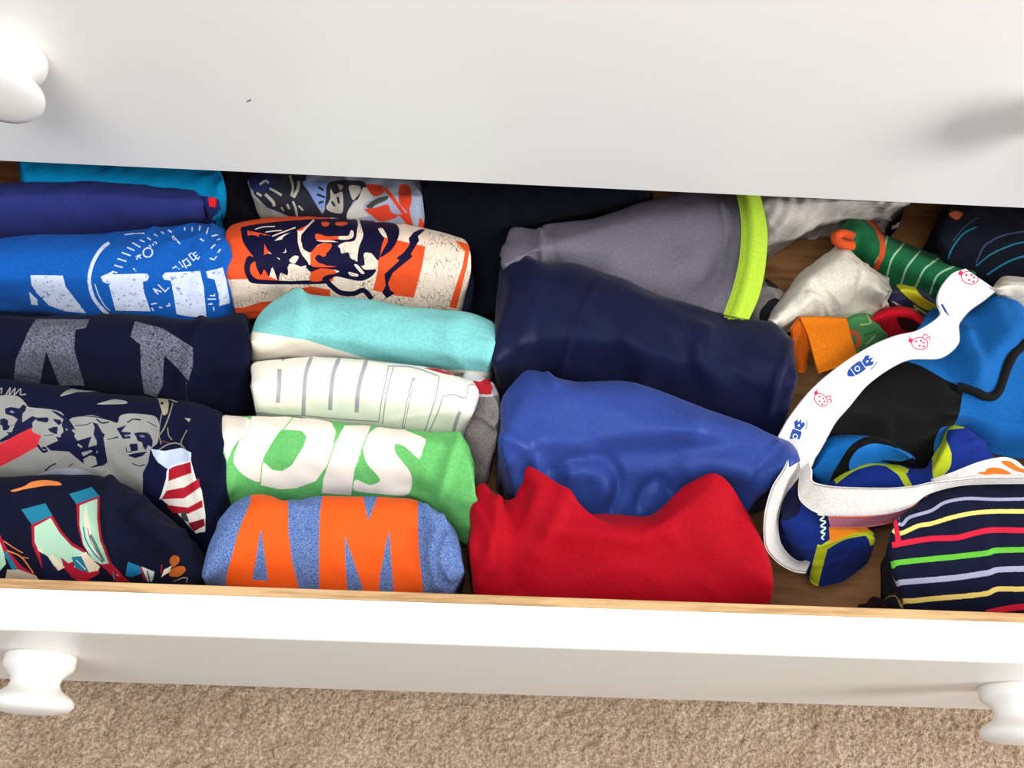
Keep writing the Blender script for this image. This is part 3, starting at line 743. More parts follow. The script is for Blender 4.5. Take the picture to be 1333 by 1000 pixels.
sh = [('s', OR, N6((90, 185), (200, 150), (270, 110), (380, 97), (480, 110), (512, 128), (505, 142), (380, 145), (200, 175), (120, 195))),
      ('p', TL, N6((178, 345), (380, 292), (440, 395), (265, 470))), ('p', TL, N6((580, 215), (770, 155), (835, 232), (640, 298))),
      ('p', RE, N6((640, 298), (838, 230), (835, 420), (860, 600), (930, 780), (1032, 900), (1100, 960), (1000, 980), (900, 860), (760, 740), (690, 640), (650, 480))),
      ('p', MT, N6((668, 310), (818, 252), (815, 420), (838, 600), (915, 800), (850, 805), (780, 770), (700, 640), (668, 480))),
      ('p', RE, N6((262, 472), (440, 395), (520, 530), (600, 620), (700, 680), (760, 745), (840, 830), (830, 880), (720, 920), (560, 900), (480, 990), (350, 830), (270, 640))),
      ('p', MT, N6((288, 490), (425, 415), (500, 540), (600, 650), (740, 730), (700, 760), (560, 800), (420, 830), (330, 700), (290, 620))),
      ('p', CR, N6((640, 740), (720, 700), (790, 780), (840, 825), (820, 860), (750, 872), (620, 830))), ('p', TL, N6((600, 745), (680, 735), (745, 870), (640, 850))),
      ('p', RE, N6((510, 745), (600, 820), (740, 880), (830, 885), (700, 960), (560, 900))), ('p', NV, N6((330, 690), (400, 740), (480, 860), (540, 840), (600, 910), (560, 1020), (440, 1000), (360, 850))),
      ('p', CR, N6((405, 740), (440, 725), (545, 830), (490, 860))), ('p', CR, N6((310, 670), (350, 680), (360, 720), (320, 690))),
      ('p', CR, N6((700, 420), (722, 300), (745, 430), (760, 520), (800, 640), (880, 790), (840, 790), (760, 640), (715, 520))),
      ('l', TL, N6((700, 490), (720, 600), (780, 700), (860, 790)), 1.6), ('l', TL, N6((735, 500), (760, 610), (820, 710)), 1.0), ('l', (90, 120, 110), N6((760, 560), (820, 680), (870, 780)), 4.0),
      ('p', RE, N6((-700, 480), (0, 560), (60, 680), (180, 820), (300, 900), (240, 920), (120, 850), (40, 740), (-700, 620))), ('p', MT, N6((-700, 620), (0, 620), (30, 700), (50, 800), (0, 860), (-700, 900))), ('p', TL, N6((25, 700), (60, 700), (150, 850), (100, 850))),
      ('p', (190, 178, 160), N6((60, 850), (160, 850), (300, 900), (330, 940), (40, 940))), ('l', OR, N6((30, 610), (120, 670), (190, 710)), 1.2), ('l', OR, N6((60, 690), (180, 745), (280, 880)), 1.6), ('l', OR, N6((190, 745), (240, 755)), 1.0),
      ('l', (200, 210, 205), N6((640, 770), (720, 850)), 1.4),
      ('p', (24, 110, 156), N7((235, 785), (345, 825), (355, 880), (270, 915), (215, 900))), ('l', RE, N7((345, 830), (380, 940)), 2), ('p', (196, 204, 200), N7((350, 825), (460, 870), (440, 950), (400, 950))), ('l', (40, 80, 110), N7((400, 860), (420, 950)), 1.6),
      ('p', CR, N7((515, 915), (540, 850), (605, 818), (585, 870))), ('s', (190, 96, 40), N7((585, 770), (620, 730), (665, 745), (665, 790), (610, 830))), ('s', (190, 96, 40), N7((580, 900), (610, 840), (700, 820), (720, 860), (660, 910))),
      ('l', RE, N7((520, 810), (515, 880)), 1.6), ('l', (200, 200, 200), N7((620, 950), (700, 920), (735, 925), (725, 960)), .9), ('l', (120, 160, 170), N7((110, 860), (120, 940)), 1.0), ('l', (200, 210, 205), N7((140, 890), (160, 900)), 1.2)]
garment('t_shirt', 'navy shirt with orange, teal and cream printed letters at front left corner', 't-shirt', s, 'city_letter_jersey', (15, 18, 38), sh, group=GT)

# ------------------------------------------------------------------ second column
OT, CT, NT = (228, 80, 38), (238, 216, 196), (18, 14, 48)
s = body_surf([(-.055, [(289, 302), (305, 292), (330, 286), (380, 281), (450, 284), (540, 294), (613, 314)]), (-.040, [(289, 316), (380, 300), (450, 300), (540, 312), (613, 330)]), (-.045, [(290, 360), (400, 345), (500, 350), (612, 362)]), (-.085, [(298, 406), (345, 404), (390, 388), (480, 394), (604, 406)])],
              seed=31, wrinkle=.0008, endr=.009)
sh = [('p', OT, T2((-80, 0), (2400, 0), (2400, 1200), (-80, 1200))), ('p', CT, T2((0, 620), (200, 615), (420, 640), (1500, 640), (1500, 1000), (0, 1000))),
      ('p', OT, T2((0, 870), (180, 870), (340, 820), (480, 810), (600, 700), (700, 700), (820, 670), (980, 720), (980, 1000), (0, 1000))),
      ('p', OT, T2((0, 100), (420, 100), (420, 200), (440, 250), (400, 380), (390, 620), (50, 625), (0, 500))),
      ('p', CT, T3((0, 0), (1300, 100), (1300, 900), (300, 850), (0, 800))),
      ('p', CT, T2((400, 240), (1400, 100), (1400, 720), (960, 720), (500, 640), (400, 600))),
      ('p', OT, T2((760, 350), (960, 300), (960, 640), (760, 640))), ('p', OT, T2((0, 190), (150, 180), (150, 620), (50, 625), (0, 560))),
      ('p', OT, T3((430, 250), (825, 340), (800, 500), (725, 785), (560, 765), (370, 720), (410, 560))), ('p', OT, T3((1090, 290), (1215, 320), (1190, 500), (1095, 880), (1030, 865), (1150, 500), (1170, 380))),
      ('p', (250, 150, 70), T3((1078, 285), (1090, 290), (1168, 375), (1160, 390))),
      # stripes and features of the tiger face
      ('s', NT, T2((150, 180), (330, 140), (640, 110), (860, 100), (1150, 100), (1165, 200), (1140, 290), (1010, 300), (960, 290), (830, 280), (740, 330), (680, 300), (690, 210), (740, 150), (640, 200), (520, 240), (450, 290), (530, 280), (540, 380), (500, 400), (520, 450), (440, 420), (390, 370), (350, 300), (300, 250), (250, 240), (220, 250), (215, 310), (300, 400), (330, 370), (320, 280), (370, 240), (420, 250), (360, 230))),
      ('l', NT, T2((180, 190), (200, 290), (260, 380), (330, 460)), 8), ('l', NT, T2((330, 240), (340, 340), (330, 460)), 6),
      ('s', NT, T2((230, 420), (300, 440), (400, 400), (500, 460), (560, 520), (560, 590), (500, 570), (480, 640), (430, 520), (400, 600), (360, 540), (330, 590), (290, 520), (280, 470), (240, 500), (240, 570), (290, 620), (380, 630), (480, 635), (600, 640), (700, 635), (870, 635), (870, 665), (300, 665), (210, 610), (185, 530), (200, 450))),
      ('s', NT, T2((520, 260), (640, 200), (650, 300), (680, 400), (740, 480), (740, 530), (690, 520), (640, 500), (580, 490), (560, 520), (500, 480), (500, 400), (550, 390), (530, 320))),
      ('s', CT, T2((575, 460), (620, 420), (660, 430), (620, 490))), ('s', CT, T2((580, 495), (650, 520), (735, 500), (700, 540), (640, 545), (600, 530))),
      ('l', CT, T2((280, 190), (350, 170), (450, 165)), 1.5), ('l', CT, T2((370, 215), (440, 205), (510, 200)), 1.4), ('l', CT, T2((430, 250), (520, 215), (630, 175)), 1.6), ('l', CT, T2((790, 110), (720, 180), (660, 250)), 2.4),
      ('s', NT, T2((690, 300), (760, 280), (870, 300), (1000, 300), (1080, 290), (1000, 330), (1020, 360), (1030, 400), (1090, 390), (1110, 440), (1180, 480), (1230, 540), (1330, 540), (1290, 600), (1200, 640), (1080, 620), (980, 600), (900, 640), (870, 600), (1010, 560), (960, 540), (850, 530), (760, 560), (720, 500), (770, 500), (890, 500), (830, 480), (800, 440), (830, 410), (870, 420), (940, 350), (890, 310), (820, 330), (760, 390), (700, 360))),
      ('s', OT, T2((800, 350), (860, 315), (940, 315), (940, 350), (890, 370), (900, 410), (870, 430), (830, 400), (800, 430), (810, 480), (870, 500), (990, 515), (880, 520), (770, 510), (770, 420))),
      ('s', OT, T2((820, 545), (960, 545), (980, 575), (900, 590), (850, 640), (760, 640), (760, 590), (850, 580))),
      ('s', OT, T2((805, 230), (850, 235), (900, 250), (1010, 250), (1010, 275), (820, 285))), ('s', CT, T2((1010, 250), (1090, 245), (1110, 200), (1135, 210), (1130, 260), (1080, 280), (1010, 278))),
      ('s', OT, T2((855, 130), (900, 125), (930, 140), (900, 165), (865, 160))), ('s', OT, T2((980, 130), (1060, 125), (1085, 140), (1040, 160), (985, 155))),
      ('s', CT, T2((1140, 500), (1170, 500), (1230, 570), (1200, 575))), ('s', CT, T2((1090, 560), (1170, 580), (1170, 600), (1110, 595))),
      ('s', NT, T2((1190, 100), (1330, 130), (1400, 250), (1380, 330), (1350, 460), (1290, 400), (1225, 400), (1230, 500), (1170, 490), (1180, 350), (1220, 240))),
      ('l', NT, T2((880, 610), (940, 680), (1020, 740), (1130, 750), (1220, 720), (1290, 790)), 6.5),
      ('s', NT, T3((400, 130), (560, 140), (600, 210), (570, 310), (520, 380), (430, 435), (470, 350), (500, 290), (480, 220), (440, 190))),
      ('s', CT, T3((415, 185), (450, 180), (475, 215), (470, 260), (440, 230))),
      ('p', NT, T3((830, 190), (780, 190), (720, 220), (680, 270), (690, 320), (640, 390), (575, 440), (600, 460), (470, 580), (480, 680), (450, 740), (490, 790), (560, 745), (520, 720), (500, 660), (540, 570), (710, 430), (700, 400), (770, 290), (760, 250))),
      ('l', OT, T3((510, 680), (550, 670)), 3)]
tg = garment('t_shirt', 'orange shirt with a cracked cream and navy tiger face print', 't-shirt', s, 'tiger_print_jersey', (104, 60, 48), sh, fx=('crackle', .0, .035, 330), group=GT)
s = body_surf([(-.07, [(600, 345), (616, 350)]), (-.066, [(600, 370), (617, 372)]), (-.095, [(598, 412), (613, 412)])], nu=20, endr=.005, wrinkle=.0004, seed=33)
o = garment('folded_sleeve', None, None, s, 'navy_sleeve', (28, 28, 50), parent=tg); o['label'] = 'dark navy inner layer'

MI = (124, 198, 196)
s = body_surf([(-.055, [(325, 437), (336, 412), (352, 398), (386, 377), (403, 384), (480, 391), (543, 400), (613, 407), (650, 420)]), (-.040, [(325, 445), (352, 420), (400, 402), (480, 408), (560, 418), (648, 436)]), (-.043, [(325, 452), (400, 438), (480, 446), (560, 456), (643, 470)]), (-.078, [(327, 472), (400, 469), (480, 473), (560, 482), (638, 496)])],
              seed=32, wrinkle=.0014, endr=.008, creases=[([(386, 380), (392, 410), (384, 440)], .008, .002), ([(440, 400), (450, 450)], .012, -.0016), ([(600, 410), (585, 440), (600, 470)], .010, .002), ([(402, 384), (408, 420)], .005, -.0012), ([(330, 468), (380, 462), (420, 468)], .006, .0016)])
sh = [('p', (236, 226, 208), Ez((150, 222), (205, 226), (330, 245), (450, 265), (560, 300), (700, 342), (900, 372), (1195, 396), (1260, 400), (1260, 600), (100, 600)))]
mi = garment('t_shirt', 'mint green and cream colour block shirt in the second column', 't-shirt', s, 'mint_jersey', MI, sh, group=GT)

GH = (176, 170, 166)
s = body_surf([(-.055, [(327, 492), (334, 472), (402, 466), (480, 470), (559, 478), (624, 500)]), (-.042, [(326, 500), (402, 478), (480, 482), (559, 492), (624, 510)]), (-.047, [(328, 520), (402, 512), (480, 518), (559, 526), (618, 540)]), (-.078, [(332, 546), (417, 545), (496, 552), (559, 562), (606, 568)])],
              seed=34, wrinkle=.0009, endr=.008)
WH, GB = (246, 240, 226), (172, 168, 170)
sh = [('p', WH, Ez((215, 300), (1160, 300), (1160, 440), (1120, 600), (1090, 700), (940, 680), (740, 620), (480, 600), (420, 580), (230, 560), (215, 430))),
      ('l', GB, Ez((328, 385), (328, 450), (322, 520)), 5.6), ('l', GB, Ez((340, 345), (350, 335)), 4), ('l', GB, Ez((460, 335), (438, 400), (430, 500), (428, 575)), 5.2), ('l', GB, Ez((575, 338), (552, 400), (542, 480), (538, 550)), 5.6),
      ('l', GB, Ez((690, 345), (665, 420), (652, 490), (648, 560)), 5.6), ('l', GB, Ez((230, 560), (330, 572), (430, 576), (580, 590), (740, 600)), 1.5), ('l', GB, Ez((780, 370), (765, 450), (750, 520), (740, 600)), 1.6), ('l', GB, Ez((800, 375), (780, 450), (765, 530), (755, 610)), 1.6), ('l', GB, Ez((780, 370), (880, 375), (985, 410)), 1.8),
      ('l', GB, Ez((885, 420), (865, 500), (840, 625)), 4.2), ('l', WH, Ez((884, 432), (864, 505), (842, 620)), 1.6), ('l', GB, Ez((990, 410), (975, 500), (930, 640)), 1.6), ('l', GB, Ez((1005, 495), (985, 560), (945, 650)), 1.6), ('l', GB, Ez((1005, 495), (1050, 488), (1100, 502), (1112, 450), (1150, 448)), 1.6), ('l', GB, Ez((1075, 560), (1060, 600), (1045, 660)), 4.6),
      ('p', (196, 40, 50), Ez((925, 378), (1010, 380), (1080, 395), (1140, 420), (1100, 420), (1000, 400)))]
wl = garment('t_shirt', 'grey heather shirt with rounded white block letters below the mint shirt', 't-shirt', s, 'white_letter_jersey', (200, 196, 192), sh, heather=(160, 156, 156), group=GT)
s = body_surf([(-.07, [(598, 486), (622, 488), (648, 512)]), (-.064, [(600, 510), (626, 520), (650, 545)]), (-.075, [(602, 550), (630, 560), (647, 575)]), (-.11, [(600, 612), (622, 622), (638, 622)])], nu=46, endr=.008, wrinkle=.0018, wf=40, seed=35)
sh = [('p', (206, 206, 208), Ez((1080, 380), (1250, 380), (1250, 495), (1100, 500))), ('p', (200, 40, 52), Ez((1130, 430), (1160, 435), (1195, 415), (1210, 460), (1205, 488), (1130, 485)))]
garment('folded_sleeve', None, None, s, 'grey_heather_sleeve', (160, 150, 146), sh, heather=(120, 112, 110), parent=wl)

GR = (104, 186, 104)
s = body_surf([(-.055, [(284, 552), (291, 542), (320, 541), (386, 543), (436, 550), (512, 558), (560, 563), (596, 563), (612, 582), (618, 612)]), (-.042, [(286, 566), (330, 556), (436, 564), (530, 574), (598, 586), (620, 640)]), (-.05, [(289, 610), (360, 600), (450, 608), (540, 616), (620, 668)]), (-.088, [(288, 686), (312, 656), (400, 649), (500, 652), (548, 658), (585, 690), (618, 708)])],
              seed=36, wrinkle=.0013, endr=.008, creases=[([(596, 566), (585, 600), (575, 640), (570, 680)], .004, .003), ([(588, 570), (574, 605), (562, 650)], .006, -.002), ([(505, 645), (530, 640), (556, 650)], .006, .0025), ([(292, 600), (296, 640)], .006, .002), ([(323, 545), (320, 560)], .004, .0015)])
WG = (245, 232, 218)
sh = [('s', WG, Ez((60, 600), (100, 570), (205, 590), (200, 660), (160, 680), (130, 720), (120, 780), (95, 700), (80, 640))),
      ('s', WG, Ez((205, 595), (250, 565), (390, 572), (360, 620), (330, 640), (290, 700), (260, 760), (258, 800), (245, 850), (180, 820), (140, 770), (145, 700), (165, 660))),
      ('p', WG, Ez((395, 572), (500, 590), (545, 605), (562, 640), (550, 700), (520, 790), (480, 845), (400, 875), (330, 880), (250, 862), (250, 800), (262, 765), (300, 800), (340, 805), (380, 780), (430, 700), (440, 660), (420, 638), (340, 632), (370, 600))),
      ('p', WG, Ez((600, 615), (710, 615), (690, 660), (655, 770), (640, 800), (625, 905), (505, 895), (510, 840), (530, 750), (560, 680))),
      ('s', WG, Ez((690, 660), (730, 625), (800, 615), (860, 640), (930, 672), (920, 720), (905, 752), (850, 705), (810, 692), (810, 730), (870, 810), (875, 870), (850, 905), (760, 900), (640, 885), (645, 840), (700, 862), (740, 850), (740, 830), (690, 770), (675, 710))),
      ('p', WG, Ez((860, 640), (935, 672), (905, 755), (850, 700))),
      ('l', None, Ez((598, 605), (560, 690), (535, 760), (508, 840), (500, 905)), 1.3), ('l', None, Ez((715, 612), (688, 665), (660, 745), (640, 810), (627, 910)), 1.3), ('l', None, Ez((395, 572), (345, 632), (290, 705), (260, 765), (250, 860)), 1.3), ('s', None, Ez((165, 672), (135, 715), (105, 790), (135, 790), (142, 735))), ('l', None, Ez((210, 590), (205, 640), (165, 680)), .7)]
gg = garment('t_shirt', 'bright green shirt with big white letters in the second column', 't-shirt', s, 'green_letter_jersey', GR, sh, group=GT)

s = body_surf([(-.050, [(262, 745), (281, 694), (288, 675), (303, 656), (328, 644), (350, 644), (378, 652), (416, 645), (480, 646), (539, 650), (570, 668), (590, 690), (602, 712)]), (-.038, [(264, 752), (300, 680), (340, 662), (420, 662), (500, 664), (550, 672), (604, 730)]), (-.042, [(266, 760), (320, 716), (420, 710), (520, 714), (602, 752)]), (-.068, [(270, 772), (360, 776), (460, 780), (590, 784)])],
              seed=37, wrinkle=.0012, endr=.010, creases=[([(378, 650), (386, 664)], .005, .002), ([(552, 662), (566, 688), (562, 720), (570, 760)], .005, .006), ([(572, 676), (582, 700), (576, 725), (588, 750)], .004, .006), ([(560, 700), (580, 706)], .004, .004), ([(548, 660), (552, 700)], .008, -.0015)])
OA = (236, 92, 30)
sh = [('p', OA, Fz((285, 330), (430, 340), (428, 400), (430, 520), (445, 640), (470, 740), (490, 860), (170, 860), (172, 700), (195, 620), (215, 540), (240, 470), (270, 400))),
      ('p', None, Fz((318, 505), (330, 600), (345, 718), (280, 714), (300, 600), (310, 530))),
      ('p', OA, Fz((575, 330), (730, 330), (760, 470), (815, 330), (965, 345), (965, 480), (968, 580), (985, 740), (990, 860), (875, 860), (855, 640), (848, 505), (830, 580), (808, 700), (800, 860), (740, 860), (735, 740), (700, 640), (664, 530), (665, 640), (680, 860), (560, 860), (556, 700), (556, 560), (560, 440)))]
am = garment('t_shirt', 'blue heather shirt with big orange letters AM at the drawer front', 't-shirt', s, 'orange_letter_jersey', (58, 92, 158), sh, heather=(120, 142, 186), group=GT)

# ------------------------------------------------------------------ athletic clothes
s = body_surf([(-.062, [(655, 320), (667, 296), (703, 299), (714, 291), (772, 284), (842, 262), (900, 250), (986, 250)]), (-.046, [(653, 345), (703, 320), (772, 300), (842, 284), (910, 276), (992, 274)]), (-.05, [(652, 352), (700, 330), (842, 326), (920, 325), (996, 330)]), (-.07, [(654, 374), (700, 350), (752, 352), (841, 380), (910, 402), (985, 412)])],
              seed=41, wrinkle=.0012, wf=20, creases=[([(703, 300), (706, 345)], .003, .003), ([(716, 296), (724, 350)], .004, -.0012), ([(800, 350), (860, 360), (900, 350)], .018, .006), ([(938, 264), (945, 310), (940, 350), (925, 395)], .0022, .0014)])
gs = garment('athletic_shorts', 'grey athletic shorts with a lime green waistband at the back', 'shorts', s, 'grey_knit', (102, 98, 110), group=GS, rough=.6)
s = sheet_surf([(-.040, G1((1040, 95), (1052, 160), (1058, 230), (1050, 340), (1025, 450), (990, 548))), (-.036, G1((1085, 95), (1104, 170), (1108, 250), (1098, 360), (1074, 460), (1040, 560))), (-.046, G1((1128, 95), (1150, 180), (1157, 260), (1148, 380), (1125, 480), (1088, 568)))], nu=60, nv=24, wrinkle=.0005, seed=42,
                creases=[(G1((1062, 120), (1078, 220), (1072, 340), (1046, 450), (1012, 545)), .0012, .0009), (G1((1120, 130), (1140, 240), (1130, 380), (1080, 555)), .0012, .0009)])
o = garment('waistband', None, None, s, 'lime_band', (164, 196, 56), parent=gs, thick=.004); o['label'] = 'lime green waistband'

s = body_surf([(-.055, [(642, 420), (652, 372), (660, 348), (681, 333), (703, 344), (752, 346), (807, 364), (876, 388), (945, 410), (1007, 423), (1032, 448)]), (-.038, [(640, 450), (680, 375), (752, 375), (807, 392), (876, 416), (945, 438), (1036, 470)]), (-.045, [(640, 480), (700, 440), (800, 446), (900, 474), (1038, 508)]), (-.085, [(646, 505), (700, 490), (740, 498), (821, 503), (893, 528), (1022, 572)])],
              seed=43, wrinkle=.002, wf=16, creases=[([(783, 362), (760, 400), (742, 440), (730, 490)], .0025, .002), ([(702, 346), (688, 400), (676, 440)], .010, .003), ([(1030, 440), (1010, 500), (1000, 550)], .004, .003), ([(820, 440), (840, 470), (835, 510)], .012, .004), ([(920, 430), (912, 470), (935, 500)], .010, .0035), ([(960, 450), (985, 500)], .014, -.003), ([(860, 420), (900, 480)], .012, -.003)])
garment('athletic_shorts', 'dark navy shiny shorts, second of the four folded athletic pieces', 'shorts', s, 'navy_satin', (13, 17, 46), group=GS, rough=.48, spec=.5, sheen=.05, satin=True, weave=.4)

s = body_surf([(-.052, [(652, 560), (654, 520), (669, 496), (686, 481), (710, 484), (738, 496), (821, 498), (893, 523), (962, 549), (1010, 568), (1040, 582)]), (-.038, [(652, 575), (690, 520), (740, 515), (821, 520), (893, 544), (962, 570), (1032, 598)]), (-.05, [(656, 610), (720, 570), (800, 570), (893, 590), (1002, 628)]), (-.09, [(660, 640), (695, 642), (755, 672), (848, 674), (930, 650), (972, 684)])],
              seed=44, wrinkle=.0014, wf=18, creases=[([(660, 570), (690, 590), (700, 620)], .006, .005), ([(700, 572), (760, 578), (830, 565), (900, 560)], .010, .0045), ([(720, 612), (745, 598), (790, 600), (805, 625), (795, 665)], .005, -.005), ([(745, 615), (775, 615), (790, 640)], .008, .006), ([(712, 488), (722, 500)], .004, .003), ([(690, 590), (680, 620)], .006, -.003),
                                                       ([(830, 660), (840, 635), (860, 625), (872, 640)], .004, -.004), ([(780, 585), (850, 590), (950, 580), (1000, 590)], .010, -.004), ([(900, 610), (960, 612), (1010, 640)], .012, .005), ([(1014, 575), (990, 600), (975, 620)], .002, .0015), ([(810, 540), (900, 560), (980, 585)], .010, .002)])
garment('athletic_shorts', 'royal blue satin shorts crumpled between the navy shorts and red jersey', 'shorts', s, 'royal_satin', (42, 64, 136), group=GS, rough=.46, spec=.45, sheen=.05, satin=True, weave=.4)

s = body_surf([(-.052, [(611, 670), (613, 643), (631, 630, -.045), (650, 650, -.06), (669, 646, -.05), (679, 624, -.035), (692, 607, -.03), (738, 638, -.035), (756, 668, -.055), (800, 668, -.06), (850, 668, -.055), (893, 632, -.04), (928, 616, -.033), (950, 629, -.037), (973, 664, -.045), (992, 700, -.05), (1007, 736, -.055)]),
               (-.04, [(611, 690), (640, 672), (670, 668), (700, 636, -.03), (740, 660, -.035), (800, 684), (860, 676), (925, 640, -.03), (965, 670), (1008, 752)]), (-.042, [(612, 730), (660, 716), (720, 700), (800, 716), (900, 700), (1008, 768)]), (-.07, [(614, 786), (720, 790), (860, 796), (1004, 802)])],
              seed=45, wrinkle=.0012, wf=20, nu=170, endr=.008, creases=[([(648, 652), (646, 690), (640, 740)], .005, .005), ([(680, 640), (668, 690), (664, 740), (672, 770)], .010, -.005), ([(735, 645), (720, 680), (700, 720)], .007, .004), ([(712, 690), (790, 694), (830, 705), (870, 690)], .007, .003), ([(800, 665), (850, 672)], .008, -.002), ([(690, 760), (760, 740), (850, 720)], .018, -.003), ([(620, 660), (636, 700), (622, 760)], .004, .003)])
garment('jersey', 'bright red mesh jersey folded against the drawer front', 'jersey', s, 'red_mesh', (164, 6, 26), group=GS, rough=.7)

# ------------------------------------------------------------------ right end: loose socks and underwear
WS = (214, 206, 190)
s = body_surf([(-.095, [(985, 240), (1100, 250), (1185, 256)]), (-.075, [(990, 268), (1060, 264), (1120, 262), (1172, 266)]), (-.10, [(996, 312), (1030, 306), (1070, 284), (1110, 278), (1165, 276)])], nu=70, wrinkle=.003, wf=45, seed=51, endr=.01)
garment('sock', 'crumpled white sock at the very back beside the lime waistband', 'sock', s, 'white_cotton_back', (190, 182, 174), group=GK)
s = body_surf([(-.115, [(985, 372), (1000, 360), (1020, 374)]), (-.10, [(982, 392), (1002, 380), (1018, 388)]), (-.125, [(975, 424), (995, 426), (1010, 420)])], nu=40, wrinkle=.002, wf=50, seed=52, endr=.01)
sh = [('s', (40, 40, 46), [(990, 404), (1008, 388), (1022, 400), (1006, 424), (990, 422)]), ('s', (46, 50, 40), [(995, 360), (1012, 366), (1018, 376), (1000, 372)])]
garment('sock', 'small grey and black sock between the lime waistband and white sock', 'sock', s, 'grey_sock_knit', (150, 142, 138), sh, group=GK)
# striped navy and teal garment at the back right
s = body_surf([(-.085, [(1228, 262), (1300, 264), (1420, 268)]), (-.07, [(1222, 300), (1290, 296), (1420, 300)]), (-.08, [(1224, 330), (1290, 330), (1420, 336)]), (-.11, [(1232, 356), (1290, 374), (1420, 402)])], nu=90, seed=53, wrinkle=.0015)
TE = (22, 96, 116)
sh = [('l', TE, H1((980, 380), (1000, 330), (1050, 265), (1110, 235)), 2.2), ('l', (50, 60, 90), H1((1110, 400), (1150, 320), (1230, 275), (1333, 255), (1500, 240)), 2), ('l', TE, H1((1110, 415), (1180, 360), (1270, 320), (1333, 305), (1500, 290)), 2), ('l', TE, H1((1160, 455), (1250, 400), (1333, 370), (1500, 340)), 2.6), ('l', (50, 60, 90), H1((1000, 300), (1060, 230), (1120, 190)), 1.4),
      ('s', (190, 90, 50), H1((980, 175), (1010, 160), (1050, 170), (1020, 200)))]
garment('underpants', 'black underpants with thin teal stripes at the back right corner', 'underpants', s, 'teal_stripe_cotton', (11, 14, 26), sh, group=GU)

s = body_surf([(-.115, H1((470, 215), (560, 180), (640, 215), (700, 270), (900, 350), (1060, 400), (1120, 430))), (-.092, H1((450, 270), (560, 240), (640, 290), (760, 340), (900, 400), (1100, 450))), (-.10, H1((470, 330), (560, 330), (640, 380), (800, 440), (1000, 520))), (-.13, H1((530, 380), (600, 440), (700, 500), (820, 540), (980, 600)))], nu=100, seed=54, wrinkle=.0015, wf=40, endr=.012)
GN, OG = (28, 98, 60), (214, 82, 40)
LG = (150, 190, 150)
sh = []
for a in (((700, 260), (680, 340), (640, 400)), ((775, 310), (720, 380), (690, 480)), ((850, 345), (790, 420), (760, 500)), ((935, 380), (870, 430), (825, 520)), ((1010, 415), (930, 460), (890, 560))):
    sh.append(('l', LG, H1(*a), 2.6))
sh += [('l', OG, H1((600, 190), (650, 240), (675, 310), (670, 370), (640, 435)), 7)]
gk = garment('sock', 'green sock with thin pale stripes and orange trim', 'sock', s, 'green_stripe_knit', GN, sh, group=GK)
pts = [at(x, y, -.075) for x, y in H1((540, 320), (500, 320), (455, 300), (455, 270), (500, 262), (540, 285))]
o = tube('cuff_trim', pts, .0045, fabric('orange_trim', OG), gk); o['label'] = 'rolled orange trim'

s = body_surf([(-.10, H1((150, 640), (230, 545), (300, 440), (400, 368), (482, 318), (560, 375), (640, 440), (718, 512))), (-.078, H1((150, 680), (250, 570), (340, 470), (440, 400), (500, 380), (600, 450), (715, 540))), (-.082, H1((170, 700), (260, 650), (380, 560), (520, 500), (620, 530), (706, 575))), (-.12, H1((200, 740), (260, 700), (400, 670), (520, 660), (620, 640), (705, 600)))],
              nu=100, wrinkle=.0012, wf=45, seed=55, endr=.012, creases=[(H1((330, 545), (390, 570), (420, 620), (425, 650)), .003, .003), (H1((375, 500), (420, 560), (440, 640)), .005, -.002), (H1((300, 600), (340, 560), (380, 600), (385, 650)), .004, .0025), (H1((500, 340), (600, 430), (700, 520)), .003, .001)])
garment('sock', 'white terry sock standing with its cuff up behind the orange band', 'sock', s, 'white_terry', WS, group=GK, weave=2.4)

# little pile below the sock: grey, navy/yellow and red pieces
s = body_surf([(-.115, H1((700, 520), (760, 500), (860, 520), (960, 600))), (-.10, H1((700, 545), (790, 530), (880, 560), (970, 640))), (-.13, H1((700, 600), (800, 610), (900, 660), (960, 690)))], nu=60, wrinkle=.001, seed=56, wf=45, endr=.01)
sh = [('s', (196, 196, 40), H1((735, 500), (810, 500), (860, 560), (940, 610), (880, 620), (800, 570))), ('p', (44, 48, 90), H1((705, 540), (760, 560), (830, 600), (760, 590), (700, 570))), ('l', (220, 220, 220), H1((720, 580), (780, 610), (850, 620)), 2), ('l', (180, 180, 60), H1((820, 600), (880, 640)), 3)]
garment('sock', 'folded sock patterned in yellow, navy and white beside the green sock', 'sock', s, 'yellow_navy_knit', (50, 52, 70), sh, group=GK)
s = body_surf([(-.12, H1((620, 650), (680, 612), (760, 602), (830, 625), (900, 690))), (-.105, H1((625, 675), (700, 640), (800, 640), (900, 720))), (-.14, H1((640, 720), (700, 750), (800, 745), (880, 760)))], nu=60, wrinkle=.0008, seed=57, endr=.01)
sh = [('s', (60, 8, 14), H1((740, 655), (800, 660), (850, 690), (830, 715), (770, 715)))]  # dark hole in the cloth, its shade painted on as dark red
garment('underpants', 'small red cotton piece tucked behind the printed white waistband', 'underpants', s, 'red_cotton', (196, 16, 34), sh, group=GU)

